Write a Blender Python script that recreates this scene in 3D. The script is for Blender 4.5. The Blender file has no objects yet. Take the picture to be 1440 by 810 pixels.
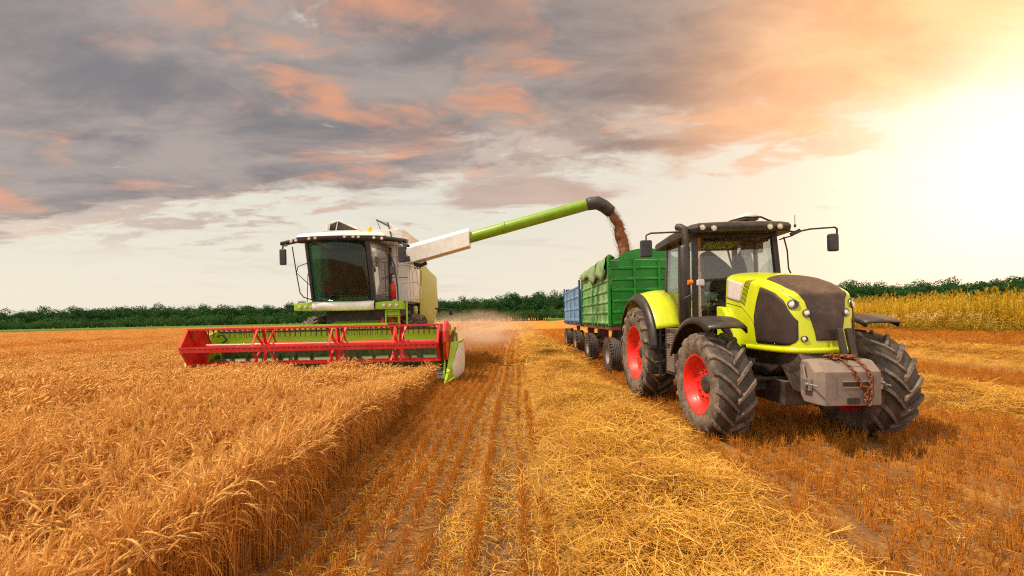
import bpy, bmesh, math, random
import numpy as np
from mathutils import Vector, Matrix, Euler

# ---------------------------------------------------------------- camera, light, sky
scene = bpy.context.scene
R = math.radians
F, CAMH, ROLL = 560.0, 1.89, R(-1.23)

cam_data = bpy.data.cameras.new('camera')
cam = bpy.data.objects.new('camera', cam_data)
scene.collection.objects.link(cam)
scene.camera = cam
cam_data.sensor_width = 36.0
cam_data.lens = 36.0 * F / 1440.0
cam_data.shift_x = -7 / 1440.0
cam_data.shift_y = 42 / 1440.0
cam_data.clip_start = 0.05
cam_data.clip_end = 5000
cam.matrix_world = Matrix.Translation((0, 0, CAMH)) @ Matrix.Rotation(R(90), 4, 'X') @ Matrix.Rotation(ROLL, 4, 'Z')

SUN_AZ, SUN_EL = R(-100), R(56)            # azimuth from +Y towards +X
GLOW = Vector((0.775, 0.592, 0.205)).normalized()

sun_data = bpy.data.lights.new('sun', 'SUN')
sun_data.energy = 5.0
sun_data.angle = R(3)
sun_data.color = (1.0, 0.80, 0.56)
sun = bpy.data.objects.new('sun', sun_data)
scene.collection.objects.link(sun)
sd = Vector((math.sin(SUN_AZ) * math.cos(SUN_EL), math.cos(SUN_AZ) * math.cos(SUN_EL), math.sin(SUN_EL)))
sun.rotation_euler = sd.to_track_quat('Z', 'Y').to_euler()
sun.location = sd * 100

vs = scene.view_settings
vs.view_transform = 'Standard'
vs.look = 'None'
vs.exposure = 0.0
vs.gamma = 1.0
vs.use_curve_mapping = False

class NT:
    """small node-tree helper"""
    def __init__(s, tree):
        s.t = tree
        s.n = tree.nodes
        s.l = tree.links
    def node(s, kind, **kw):
        nd = s.n.new(kind)
        for k, v in kw.items():
            setattr(nd, k, v)
        return nd
    def put(s, sock, v):
        if isinstance(v, bpy.types.NodeSocket):
            s.l.new(v, sock)
        elif v is not None:
            if hasattr(sock.default_value, '__len__') and not isinstance(v, (int, float)):
                v = tuple(v)
                if len(sock.default_value) == 4 and len(v) == 3:
                    v = v + (1.0,)
            sock.default_value = v
    def math(s, op, a, b=None, c=None, clamp=False):
        nd = s.node('ShaderNodeMath', operation=op)
        nd.use_clamp = clamp
        s.put(nd.inputs[0], a)
        if b is not None: s.put(nd.inputs[1], b)
        if c is not None: s.put(nd.inputs[2], c)
        return nd.outputs[0]
    def dot(s, a, b):
        nd = s.node('ShaderNodeVectorMath', operation='DOT_PRODUCT')
        s.put(nd.inputs[0], a); s.put(nd.inputs[1], b)
        return nd.outputs['Value']
    def vmath(s, op, a, b=None):
        nd = s.node('ShaderNodeVectorMath', operation=op)
        s.put(nd.inputs[0], a)
        if b is not None: s.put(nd.inputs[1], b)
        return nd.outputs[0]
    def mix(s, f, a, b, blend='MIX'):
        nd = s.node('ShaderNodeMix', data_type='RGBA', blend_type=blend)
        s.put(nd.inputs[0], f); s.put(nd.inputs[6], a); s.put(nd.inputs[7], b)
        return nd.outputs[2]
    def smooth(s, v, lo, hi, to0=0.0, to1=1.0):
        nd = s.node('ShaderNodeMapRange', interpolation_type='SMOOTHSTEP')
        s.put(nd.inputs[0], v)
        nd.inputs[1].default_value = lo; nd.inputs[2].default_value = hi
        nd.inputs[3].default_value = to0; nd.inputs[4].default_value = to1
        return nd.outputs[0]
    def noise(s, vec, scale, detail=4, rough=0.55, dist=0.0, out='Fac'):
        nd = s.node('ShaderNodeTexNoise')
        if vec is not None: s.put(nd.inputs['Vector'], vec)
        nd.inputs['Scale'].default_value = scale
        nd.inputs['Detail'].default_value = detail
        nd.inputs['Roughness'].default_value = rough
        nd.inputs['Distortion'].default_value = dist
        return nd.outputs[out]
    def combine(s, x, y, z):
        nd = s.node('ShaderNodeCombineXYZ')
        s.put(nd.inputs[0], x); s.put(nd.inputs[1], y); s.put(nd.inputs[2], z)
        return nd.outputs[0]

world = bpy.data.worlds.new('World')
scene.world = world
world.use_nodes = True
w = NT(world.node_tree)
w.n.clear()
tc = w.node('ShaderNodeTexCoord')
D = w.vmath('NORMALIZE', tc.outputs['Generated'])
sep = w.node('ShaderNodeSeparateXYZ'); w.put(sep.inputs[0], D)
dx, dy, dz = sep.outputs
# clear sky: warm cream
clear = w.mix(w.smooth(dz, 0.0, 0.45), (0.86, 0.77, 0.62), (0.74, 0.74, 0.64))
qz = w.math('ADD', w.math('MAXIMUM', dz, 0.0), 0.14)
q = w.combine(w.math('DIVIDE', dx, qz), w.math('DIVIDE', w.math('MULTIPLY', dy, 1.9), qz), 0.0)
q = w.vmath('ADD', q, (3.1, 1.7, 0.0))
warp = w.vmath('SCALE', w.vmath('SUBTRACT', w.noise(q, 1.1, 3, 0.5, out='Color'), (0.5, 0.5, 0.5)))
w.n[-1].inputs['Scale'].default_value = 0.55
qw = w.vmath('ADD', q, warp)
n1 = w.noise(qw, 0.85, 10, 0.64, 0.15)
n2 = w.noise(w.vmath('ADD', qw, (7.3, 2.2, 0)), 1.5, 8, 0.62, 0.2)
n3 = w.noise(w.vmath('ADD', qw, (1.3, 9.2, 0)), 1.15, 7, 0.60, 0.3)
n4 = w.noise(w.vmath('ADD', qw, (4.4, 5.5, 0)), 2.1, 6, 0.60, 0.3)
# cloud cover grows above a tilted edge
m = w.math('SUBTRACT', dz, w.math('ADD', w.math('MULTIPLY', dy, 0.405), w.math('MULTIPLY', dx, 0.125)))
cov = w.math('MULTIPLY_ADD', m, 2.0, n1)
mask = w.smooth(cov, 0.42, 0.56)
mask = w.math('MULTIPLY', mask, w.smooth(dz, 0.07, 0.17))
# a few loose scraps below the deck
scrap = w.math('MULTIPLY', w.smooth(w.math('MULTIPLY_ADD', m, 1.1, n4), 0.44, 0.54, 0.0, 0.75), w.smooth(dz, 0.10, 0.2))
mask = w.math('MAXIMUM', mask, scrap)
# a low bank of grey cloud over the far wood
ga = w.math('POWER', w.math('DIVIDE', w.math('SUBTRACT', dx, 0.03), 0.34), 2.0)
gb = w.math('POWER', w.math('DIVIDE', w.math("SUBTRACT", dz, 0.300), 0.045), 2.0)
bank = w.math('EXPONENT', w.math('MULTIPLY', w.math('ADD', ga, gb), -1.0))
bank = w.math('MULTIPLY', bank, w.smooth(dy, 0.0, 0.3))
bank = w.smooth(w.math('MULTIPLY_ADD', bank, 0.42, w.math('MULTIPLY', w.math('ADD', n4, n2), 0.5)), 0.66, 0.82, 0.0, 0.9)
mask = w.math('MAXIMUM', mask, bank)
mask = w.math('MULTIPLY', mask, w.smooth(dy, -0.45, 0.15, 0.12, 1.0))
sdot = w.math('MAXIMUM', w.dot(D, tuple(GLOW)), 0.0)
wide = w.math('POWER', sdot, 5.0)
mid = w.math('POWER', sdot, 26.0)
core = w.math('POWER', sdot, 60.0)
grey = w.mix(w.smooth(n2, 0.34, 0.66), (0.220, 0.198, 0.196), (0.43, 0.355, 0.310))
rose = w.math('MULTIPLY', w.smooth(n3, 0.50, 0.62, 0.0, 0.8), w.smooth(n4, 0.35, 0.6, 0.25, 1.0))
grey = w.mix(rose, grey, (0.82, 0.36, 0.185))
grey = w.mix(w.smooth(wide, 0.26, 0.80), grey, w.mix(w.smooth(n2, 0.35, 0.65), (0.74, 0.40, 0.23), (1.02, 0.60, 0.33)))
thin = w.smooth(cov, 0.42, 0.64, 1.0, 0.0)
grey = w.mix(w.math('MULTIPLY', thin, 0.55), grey, (0.74, 0.50, 0.38))
hole = w.math('MULTIPLY', w.smooth(n4, 0.62, 0.72), w.smooth(n1, 0.5, 0.4))
mask = w.math('MULTIPLY', mask, w.math('SUBTRACT', 1.0, hole))
mask = w.math('MULTIPLY', mask, w.smooth(mid, 0.42, 1.0, 1.0, 0.0))
streak = w.noise(w.combine(w.math('MULTIPLY', dx, 3.0), w.math('MULTIPLY', dy, 3.0), w.math('MULTIPLY', dz, 26.0)), 1.2, 5, 0.6, 0.4)
clear = w.mix(w.math('MULTIPLY', w.smooth(streak, 0.50, 0.72, 0.0, 0.5), w.smooth(wide, 0.1, 0.6, 1.0, 0.0)), clear, (0.66, 0.55, 0.48))
sky = w.mix(mask, clear, grey)
gl = w.mix(1.0, sky, w.vmath('MULTIPLY', w.combine(wide, wide, wide), (0.21, 0.06, -0.03)), 'ADD')
gl = w.mix(1.0, gl, w.vmath('MULTIPLY', w.combine(mid, mid, mid), (0.14, 0.13, 0.10)), 'ADD')
gl = w.mix(1.0, gl, w.vmath('MULTIPLY', w.combine(core, core, core), (0.42, 0.36, 0.28)), 'ADD')
disc = w.math('POWER', sdot, 1500.0)
gl = w.mix(1.0, gl, w.vmath('MULTIPLY', w.combine(disc, disc, disc), (14.0, 9.0, 4.5)), 'ADD')
warm_fill = w.math('POWER', w.math('MAXIMUM', w.dot(D, (0.97, -0.10, 0.20)), 0.0), 4.0)  # orange fill light added to the sky outside the right of view
gl = w.mix(1.0, gl, w.vmath('MULTIPLY', w.combine(warm_fill, warm_fill, warm_fill), (0.95, 0.36, 0.04)), 'ADD')
# fill light: extra brightness added to the unseen sky behind and overhead
back = w.math('MAXIMUM', w.smooth(dy, 0.25, -0.4), w.smooth(dz, 0.70, 0.95))
gl = w.mix(1.0, gl, w.vmath('MULTIPLY', w.combine(back, back, back), (0.25, 0.24, 0.22)), 'ADD')
nish = w.node('ShaderNodeTexSky', sky_type='NISHITA')
nish.sun_disc = False
nish.sun_elevation = SUN_EL
nish.sun_rotation = SUN_AZ
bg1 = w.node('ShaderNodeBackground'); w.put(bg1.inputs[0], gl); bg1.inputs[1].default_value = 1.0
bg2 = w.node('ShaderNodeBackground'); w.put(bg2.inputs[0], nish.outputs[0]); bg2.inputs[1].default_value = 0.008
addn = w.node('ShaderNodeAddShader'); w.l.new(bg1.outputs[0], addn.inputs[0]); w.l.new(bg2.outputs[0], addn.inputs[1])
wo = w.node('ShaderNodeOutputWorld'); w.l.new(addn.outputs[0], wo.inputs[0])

scene.render.engine = 'CYCLES'
scene.cycles.max_bounces = 8
scene.cycles.diffuse_bounces = 3
scene.cycles.glossy_bounces = 3
scene.cycles.transmission_bounces = 6
scene.cycles.transparent_max_bounces = 24
scene.cycles.volume_bounces = 1
scene.cycles.use_denoising = False
scene.cycles.filter_width = 1.15
scene.cycles.sample_clamp_indirect = 2.0
scene.cycles.use_adaptive_sampling = True
scene.cycles.volume_step_rate = 2.0

# ---------------------------------------------------------------- materials
def new_mat(name):
    m = bpy.data.materials.new(name)
    m.use_nodes = True
    t = NT(m.node_tree)
    t.n.clear()
    return m, t

def finish(t, bsdf, bump=None):
    o = t.node('ShaderNodeOutputMaterial')
    t.l.new(bsdf, o.inputs[0])

def principled(t, color, rough=0.5, metal=0.0, **kw):
    b = t.node('ShaderNodeBsdfPrincipled')
    t.put(b.inputs['Base Color'], color)
    t.put(b.inputs['Roughness'], rough)
    t.put(b.inputs['Metallic'], metal)
    for k, v in kw.items():
        t.put(b.inputs[k.replace('_', ' ')], v)
    return b

def bump(t, b, h, strength=0.3, dist=0.02):
    bp = t.node('ShaderNodeBump')
    bp.inputs['Strength'].default_value = strength
    bp.inputs['Distance'].default_value = dist
    t.put(bp.inputs['Height'], h)
    t.l.new(bp.outputs[0], b.inputs['Normal'])

DUST = (0.33, 0.22, 0.14)
def paint(name, col, rough=0.35, dust=0.25, metal=0.0, coat=0.0, var=0.12, scale=2.5, low=None, dustcol=DUST, topdust=0.0, spec=0.5):
    """painted surface with uneven dust, scuffs; low=(z0,z1): more dirt below z0"""
    m, t = new_mat(name)
    g = t.node('ShaderNodeNewGeometry')
    P = g.outputs['Position']
    a = t.noise(P, scale, 6, 0.65, 0.4)
    b_ = t.noise(P, scale * 9, 5, 0.7)
    f = t.math('MULTIPLY', t.smooth(a, 0.35, 0.75), t.smooth(b_, 0.25, 0.7))
    f = t.math('MULTIPLY', f, dust * 1.6, clamp=True)
    sepn = t.node('ShaderNodeSeparateXYZ'); t.put(sepn.inputs[0], P)
    if low:
        lz = t.smooth(sepn.outputs[2], low[0], low[1], 0.55, 0.0)
        f = t.math('ADD', f, t.math('MULTIPLY', lz, t.smooth(b_, 0.2, 0.6)), clamp=True)
    if topdust:
        sn = t.node('ShaderNodeSeparateXYZ'); t.put(sn.inputs[0], g.outputs['Normal'])
        f = t.math('ADD', f, t.math('MULTIPLY', t.smooth(sn.outputs[2], 0.3, 1.0), t.math('MULTIPLY', t.smooth(a, 0.2, 0.6), topdust)), clamp=True)
    c1 = t.mix(t.smooth(a, 0.3, 0.7), [max(0, x * (1 - var)) for x in col], [min(1, x * (1 + var)) for x in col])
    c = t.mix(f, c1, dustcol)
    r = t.math('ADD', rough, t.math('MULTIPLY', f, 0.5), clamp=True)
    p = principled(t, c, r, metal, Coat_Weight=coat, Specular_IOR_Level=spec)
    bump(t, p, b_, 0.06, 0.01)
    finish(t, p.outputs[0])
    return m

def plant_mat(name, c0, c1, trans=0.35, scale=0.35, rough=0.75, trcol=None, sat_noise=1.3):
    """plant matter: colour varies from plant to plant and in broad patches"""
    m, t = new_mat(name)
    oi = t.node('ShaderNodeObjectInfo')
    g = t.node('ShaderNodeNewGeometry')
    n = t.noise(g.outputs['Position'], scale, 3, 0.6)
    n2_ = t.noise(g.outputs['Position'], scale * 25, 2, 0.6)
    f = t.math('MULTIPLY_ADD', oi.outputs['Random'], 0.45, t.math('MULTIPLY_ADD', n, 0.9, t.math('MULTIPLY_ADD', n2_, 0.5, -0.45)), clamp=True)
    c = t.mix(f, c0, c1)
    d = principled(t, c, rough, 0.0, Specular_IOR_Level=0.25)
    tr = t.node('ShaderNodeBsdfTranslucent')
    t.put(tr.inputs[0], c if trcol is None else t.mix(0.5, c, trcol))
    mx = t.node('ShaderNodeMixShader')
    mx.inputs[0].default_value = trans
    t.l.new(d.outputs[0], mx.inputs[1]); t.l.new(tr.outputs[0], mx.inputs[2])
    finish(t, mx.outputs[0])
    return m

# ---------------------------------------------------------------- mesh helpers
def tag(o, label=None, cat=None, group=None, kind=None):
    if label: o['label'] = label
    if cat: o['category'] = cat
    if group: o['group'] = group
    if kind: o['kind'] = kind
    return o

def at(px, py, Y):
    ex, ey = px - 727.0, 447.0 - py
    c, s = math.cos(-ROLL), math.sin(-ROLL)
    u = ex * c + ey * s
    v = -ex * s + ey * c
    return Vector((u * Y / F, Y, CAMH + v * Y / F))

def frame_from(d):
    d = Vector(d).normalized()
    up = Vector((0, 0, 1)) if abs(d.z) < 0.95 else Vector((0, 1, 0))
    a = d.cross(up).normalized()
    b = a.cross(d).normalized()
    return a, b

class MB:
    def __init__(s):
        s.v, s.f, s.sm = [], [], []
    def add(s, vs_, fs, smooth=False):
        k = len(s.v)
        s.v.extend([tuple(p) for p in vs_])
        for f in fs:
            s.f.append([i + k for i in f]); s.sm.append(smooth)
        return s
    def box(s, c, size, rot=None, taper=None):
        hx, hy, hz = size[0] / 2, size[1] / 2, size[2] / 2
        vv = []
        for z in (-1, 1):
            for (x, y) in ((-1, -1), (1, -1), (1, 1), (-1, 1)):
                k = taper if (taper and z > 0) else 1
                p = Vector((x * hx * k, y * hy * k, z * hz))
                if rot is not None: p = rot @ p
                vv.append(Vector(c) + p)
        s.add(vv, [(0, 3, 2, 1), (4, 5, 6, 7), (0, 1, 5, 4), (1, 2, 6, 5), (2, 3, 7, 6), (3, 0, 4, 7)])
        return s
    def box2(s, a, b):
        return s.box([(a[i] + b[i]) / 2 for i in range(3)], [abs(b[i] - a[i]) for i in range(3)])
    def hexa(s, P):
        """8 points: bottom 4 (ccw), top 4"""
        return s.add(P, [(0, 3, 2, 1), (4, 5, 6, 7), (0, 1, 5, 4), (1, 2, 6, 5), (2, 3, 7, 6), (3, 0, 4, 7)])
    def beam(s, p, q, w_, h_):
        """rectangular bar from p to q"""
        p, q = Vector(p), Vector(q)
        a, b = frame_from(q - p)
        P = []
        for e in (p, q):
            for (i, j) in ((-1, -1), (1, -1), (1, 1), (-1, 1)):
                P.append(e + a * i * w_ / 2 + b * j * h_ / 2)
        return s.add(P, [(0, 1, 2, 3), (7, 6, 5, 4), (0, 4, 5, 1), (1, 5, 6, 2), (2, 6, 7, 3), (3, 7, 4, 0)])
    def tube(s, pts, r, n=8, caps=True):
        pts = [Vector(p) for p in pts]
        rr = r if isinstance(r, (list, tuple)) else [r] * len(pts)
        rings = []
        prev = None
        for i, p in enumerate(pts):
            if i == 0: d = pts[1] - pts[0]
            elif i == len(pts) - 1: d = pts[-1] - pts[-2]
            else: d = (pts[i + 1] - pts[i]).normalized() + (pts[i] - pts[i - 1]).normalized()
            d = d.normalized()
            if prev is None:
                a, b = frame_from(d)
            else:
                a = (prev - d * prev.dot(d)).normalized()
                b = d.cross(a)
            prev = a
            b = d.cross(a)
            rings.append([p + (a * math.cos(2 * math.pi * k / n) + b * math.sin(2 * math.pi * k / n)) * rr[i] for k in range(n)])
        vv = [p for rg in rings for p in rg]
        ff = []
        for i in range(len(rings) - 1):
            for k in range(n):
                ff.append((i * n + k, i * n + (k + 1) % n, (i + 1) * n + (k + 1) % n, (i + 1) * n + k))
        s.add(vv, ff, True)
        if caps:
            s.add(rings[0], [tuple(range(n))[::-1]])
            s.add(rings[-1], [tuple(range(n))])
        return s
    def lathe(s, c, axis, prof, n=32, smooth=True, a0=0.0, a1=2 * math.pi):
        """prof: list of (along axis, radius)"""
        ax = Vector(axis).normalized()
        if abs(ax.x) > 0.9: e1, e2 = Vector((0, 1, 0)), Vector((0, 0, 1))
        else: e1, e2 = frame_from(ax)
        closed = abs(a1 - a0 - 2 * math.pi) < 1e-6
        m_ = n if closed else n + 1
        vv = []
        for (d, r) in prof:
            for k in range(m_):
                a = a0 + (a1 - a0) * k / n
                vv.append(Vector(c) + ax * d + (e1 * math.cos(a) + e2 * math.sin(a)) * r)
        ff = []
        for i in range(len(prof) - 1):
            for k in range(n):
                k2 = (k + 1) % m_ if closed else k + 1
                ff.append((i * m_ + k, i * m_ + k2, (i + 1) * m_ + k2, (i + 1) * m_ + k))
        return s.add(vv, ff, smooth)
    def prism(s, poly, vec):
        """poly: 3D points, extruded by vec"""
        n = len(poly)
        vec = Vector(vec)
        vv = [Vector(p) for p in poly] + [Vector(p) + vec for p in poly]
        ff = [tuple(range(n))[::-1], tuple(range(n, 2 * n))]
        for k in range(n):
            ff.append((k, (k + 1) % n, n + (k + 1) % n, n + k))
        return s.add(vv, ff)
    def grid(s, P, thick=None, smooth=True, closed_v=False):
        """P: rows x cols of points; thick: offset vector or scalar along normal"""
        r, c = len(P), len(P[0])
        vv = [Vector(p) for row in P for p in row]
        ff = [(i * c + j, i * c + j + 1, (i + 1) * c + j + 1, (i + 1) * c + j) for i in range(r - 1) for j in range(c - 1)]
        if thick is None:
            return s.add(vv, ff, smooth)
        if isinstance(thick, (int, float)):
            N = []
            for i in range(r):
                for j in range(c):
                    du = vv[min(i + 1, r - 1) * c + j] - vv[max(i - 1, 0) * c + j]
                    dv = vv[i * c + min(j + 1, c - 1)] - vv[i * c + max(j - 1, 0)]
                    nn = dv.cross(du)
                    N.append(nn.normalized() if nn.length > 1e-9 else Vector((0, 0, 0)))
            back = [v + N[i] * thick for i, v in enumerate(vv)]
        else:
            back = [v + Vector(thick) for v in vv]
        k = r * c
        ff2 = [tuple(reversed([i + k for i in f])) for f in ff]
        edge = []
        for j in range(c - 1):
            edge.append((j + 1, j, k + j, k + j + 1))
            b0 = (r - 1) * c
            edge.append((b0 + j, b0 + j + 1, k + b0 + j + 1, k + b0 + j))
        for i in range(r - 1):
            edge.append((i * c, (i + 1) * c, k + (i + 1) * c, k + i * c))
            b0 = c - 1
            edge.append(((i + 1) * c + b0, i * c + b0, k + i * c + b0, k + (i + 1) * c + b0))
        s.add(vv + back, ff + ff2 + edge, smooth)
        return s
    def disc(s, c, nrm, r, thick=0.01, n=20):
        nrm = Vector(nrm).normalized()
        return s.tube([Vector(c) - nrm * thick / 2, Vector(c) + nrm * thick / 2], r, n)
    def build(s, name, mat, parent=None, bevel=0.0, auto=35, recalc=True, segs=2):
        me = bpy.data.meshes.new(name)
        off = Vector((0, 0, 0))
        if parent is not None:
            p = parent
            while p is not None:
                off += Vector(p.location); p = p.parent
        me.from_pydata([Vector(v) - off for v in s.v], [], s.f)
        me.polygons.foreach_set('use_smooth', s.sm)
        if recalc:
            bm = bmesh.new(); bm.from_mesh(me)
            bmesh.ops.recalc_face_normals(bm, faces=bm.faces)
            bm.to_mesh(me); bm.free()
        mats = mat if isinstance(mat, (list, tuple)) else [mat]
        for m_ in mats: me.materials.append(m_)
        o = bpy.data.objects.new(name, me)
        scene.collection.objects.link(o)
        if parent is not None: o.parent = parent
        if bevel > 0:
            bv = o.modifiers.new('bevel', 'BEVEL')
            bv.width = bevel; bv.segments = segs; bv.limit_method = 'ANGLE'; bv.angle_limit = R(40)
            bv.harden_normals = False
        return o

def empty(name, loc):
    o = bpy.data.objects.new(name, None)
    scene.collection.objects.link(o)
    o.location = loc
    o.empty_display_size = 0.2
    return o

def np_mesh(name, V, Fc, mat, link=True):
    """V (n,3), Fc (m,3|4) numpy"""
    me = bpy.data.meshes.new(name)
    me.vertices.add(len(V)); me.vertices.foreach_set('co', np.asarray(V, dtype=np.float32).ravel())
    k = Fc.shape[1]
    me.loops.add(Fc.size); me.loops.foreach_set('vertex_index', Fc.astype(np.int32).ravel())
    me.polygons.add(len(Fc))
    me.polygons.foreach_set('loop_start', np.arange(0, Fc.size, k, dtype=np.int32))
    me.polygons.foreach_set('loop_total', np.full(len(Fc), k, dtype=np.int32))
    me.update(calc_edges=True)
    me.validate()
    if mat is not None: me.materials.append(mat)
    o = bpy.data.objects.new(name, me)
    if link: scene.collection.objects.link(o)
    return o

def scatter(name, P, rot, scl, idx, protos, mat=None):
    """one object that stands many plant meshes on its own points"""
    P = np.asarray(P, dtype=np.float32)
    n = len(P)
    me = bpy.data.meshes.new(name)
    me.vertices.add(n)
    me.vertices.foreach_set('co', P.ravel())
    a = me.attributes.new('rot', 'FLOAT_VECTOR', 'POINT'); a.data.foreach_set('vector', np.asarray(rot, dtype=np.float32).ravel())
    a = me.attributes.new('scl', 'FLOAT_VECTOR', 'POINT'); a.data.foreach_set('vector', np.asarray(scl, dtype=np.float32).ravel())
    a = me.attributes.new('idx', 'INT', 'POINT'); a.data.foreach_set('value', np.asarray(idx, dtype=np.int32))
    o = bpy.data.objects.new(name, me)
    scene.collection.objects.link(o)
    col = bpy.data.collections.new(name + '_kinds')
    for p in protos: col.objects.link(p)
    ng = bpy.data.node_groups.new(name + '_scatter', 'GeometryNodeTree')
    ng.interface.new_socket('Geometry', in_out='INPUT', socket_type='NodeSocketGeometry')
    ng.interface.new_socket('Geometry', in_out='OUTPUT', socket_type='NodeSocketGeometry')
    N = ng.nodes; L = ng.links
    gi, go = N.new('NodeGroupInput'), N.new('NodeGroupOutput')
    iop = N.new('GeometryNodeInstanceOnPoints')
    ci = N.new('GeometryNodeCollectionInfo')
    ci.inputs['Collection'].default_value = col
    ci.inputs['Separate Children'].default_value = True
    ci.inputs['Reset Children'].default_value = True
    def attr(nm, ty):
        x = N.new('GeometryNodeInputNamedAttribute'); x.data_type = ty
        x.inputs['Name'].default_value = nm
        return x.outputs['Attribute']
    e2r = N.new('FunctionNodeEulerToRotation')
    L.new(attr('rot', 'FLOAT_VECTOR'), e2r.inputs[0])
    L.new(gi.outputs[0], iop.inputs['Points'])
    L.new(ci.outputs[0], iop.inputs['Instance'])
    iop.inputs['Pick Instance'].default_value = True
    L.new(attr('idx', 'INT'), iop.inputs['Instance Index'])
    L.new(e2r.outputs[0], iop.inputs['Rotation'])
    L.new(attr('scl', 'FLOAT_VECTOR'), iop.inputs['Scale'])
    L.new(iop.outputs[0], go.inputs[0])
    md = o.modifiers.new('scatter', 'NODES')
    md.node_group = ng
    return o
# ---------------------------------------------------------------- vehicle materials
M_LIME = paint('lime_paint', (0.60, 0.70, 0.004), 0.30, 0.10, coat=0.4, topdust=0.08)
M_LIME2 = paint('combine_green_paint', (0.36, 0.62, 0.01), 0.4, 0.15, coat=0.2, topdust=0.12)
M_LIMEPALE = paint('faded_lime_panel', (0.47, 0.52, 0.10), 0.45, 0.3)
M_RED = paint('red_paint', (0.66, 0.008, 0.010), 0.38, 0.12, coat=0.2)
M_REDRIM = paint('red_rim_paint', (0.80, 0.012, 0.008), 0.4, 0.28, coat=0.2)
M_BLACK = paint('black_plastic', (0.018, 0.017, 0.020), 0.40, 0.12, topdust=0.12)
M_BROWNBLK = paint('dusty_black_panel', (0.030, 0.018, 0.016), 0.42, 0.20, topdust=0.18, scale=2)
M_MESHBLK = paint('grille_mesh', (0.034, 0.020, 0.018), 0.6, 0.10, scale=1.5)
M_CHASSIS = paint('dusty_chassis', (0.028, 0.024, 0.025), 0.55, 0.30, topdust=0.25, scale=3)
M_GREYP = paint('pale_grey_panel', (0.66, 0.62, 0.64), 0.5, 0.2)
M_WHITE = paint('white_paint', (0.78, 0.785, 0.78), 0.4, 0.05, topdust=0.04)
M_STEEL = paint('bare_steel', (0.42, 0.40, 0.38), 0.4, 0.3, metal=0.7)
M_RAIL = paint('pale_rail', (0.55, 0.55, 0.53), 0.4, 0.2)
M_WEIGHT = paint('cast_weight_grey', (0.23, 0.185, 0.17), 0.6, 0.3, topdust=0.35, scale=5)
M_TRGREEN = paint('trailer_green', (0.006, 0.22, 0.014), 0.42, 0.14, scale=1.8, var=0.25, dustcol=(0.16, 0.26, 0.12))
M_TRLIT = paint('trailer_green_lit', (0.06, 0.28, 0.05), 0.5, 0.65, scale=2.2, var=0.3, dustcol=(0.42, 0.50, 0.34))  # dusty green, lightened to paint in the light falling on the side
M_TRBLUE = paint('trailer_blue', (0.02, 0.11, 0.26), 0.45, 0.2)
M_TRBLUEPALE = paint('trailer_blue_pale', (0.09, 0.25, 0.46), 0.5, 0.35, dustcol=(0.5, 0.56, 0.62))  # paler blue for the side walls, posts and rail
M_UNDER = paint('red_underframe', (0.22, 0.02, 0.02), 0.6, 0.4)
M_TARP = paint('faded_tarpaulin', (0.22, 0.38, 0.19), 0.8, 0.30, var=0.3, scale=3)
M_SPOUT = paint('rubber_spout', (0.030, 0.032, 0.045), 0.5, 0.2)
M_TUBE = paint('auger_tube_green', (0.22, 0.42, 0.008), 0.35, 0.15, coat=0.3)
M_SEAT = paint('dark_seat', (0.040, 0.028, 0.024), 0.8, 0.15)
M_ORANGE = paint('amber_lens', (0.85, 0.20, 0.01), 0.2, 0.0)
M_MIRR = paint('mirror_housing', (0.02, 0.025, 0.035), 0.4, 0.15)

def rubber(name, base=(0.022, 0.021, 0.021), dust=(0.33, 0.25, 0.20), amt=0.8, scale=4.0):
    m, t = new_mat(name)
    g = t.node('ShaderNodeNewGeometry'); P = g.outputs['Position']
    a = t.noise(P, scale, 6, 0.65, 0.5); b = t.noise(P, scale * 8, 4, 0.7)
    pt = t.smooth(g.outputs['Pointiness'], 0.47, 0.54)
    f = t.math('MULTIPLY', t.math('MULTIPLY_ADD', t.smooth(a, 0.3, 0.7), 0.7, t.math('MULTIPLY', t.smooth(b, 0.3, 0.7), 0.4)), amt, clamp=True)
    c = t.mix(f, base, dust)
    p = principled(t, c, t.math('MULTIPLY_ADD', f, 0.3, 0.6), 0, Specular_IOR_Level=0.3)
    bump(t, p, b, 0.3, 0.01)
    finish(t, p.outputs[0]); return m
M_TYRE = rubber('dusty_tyre', amt=0.30)
M_SIDEW = rubber('dusty_sidewall', amt=0.85)
M_LUG = rubber('worn_lug', dust=(0.36, 0.27, 0.22), amt=0.75)
M_TYRE2 = rubber('trailer_tyre', amt=0.3)

def rust():
    m, t = new_mat('rusty_chain')
    g = t.node('ShaderNodeNewGeometry')
    a = t.noise(g.outputs['Position'], 60, 5, 0.7)
    p = principled(t, t.mix(t.smooth(a, 0.3, 0.7), (0.10, 0.03, 0.012), (0.36, 0.13, 0.045)), 0.75, 0.2)
    finish(t, p.outputs[0]); return m
M_RUST = rust()

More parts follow.
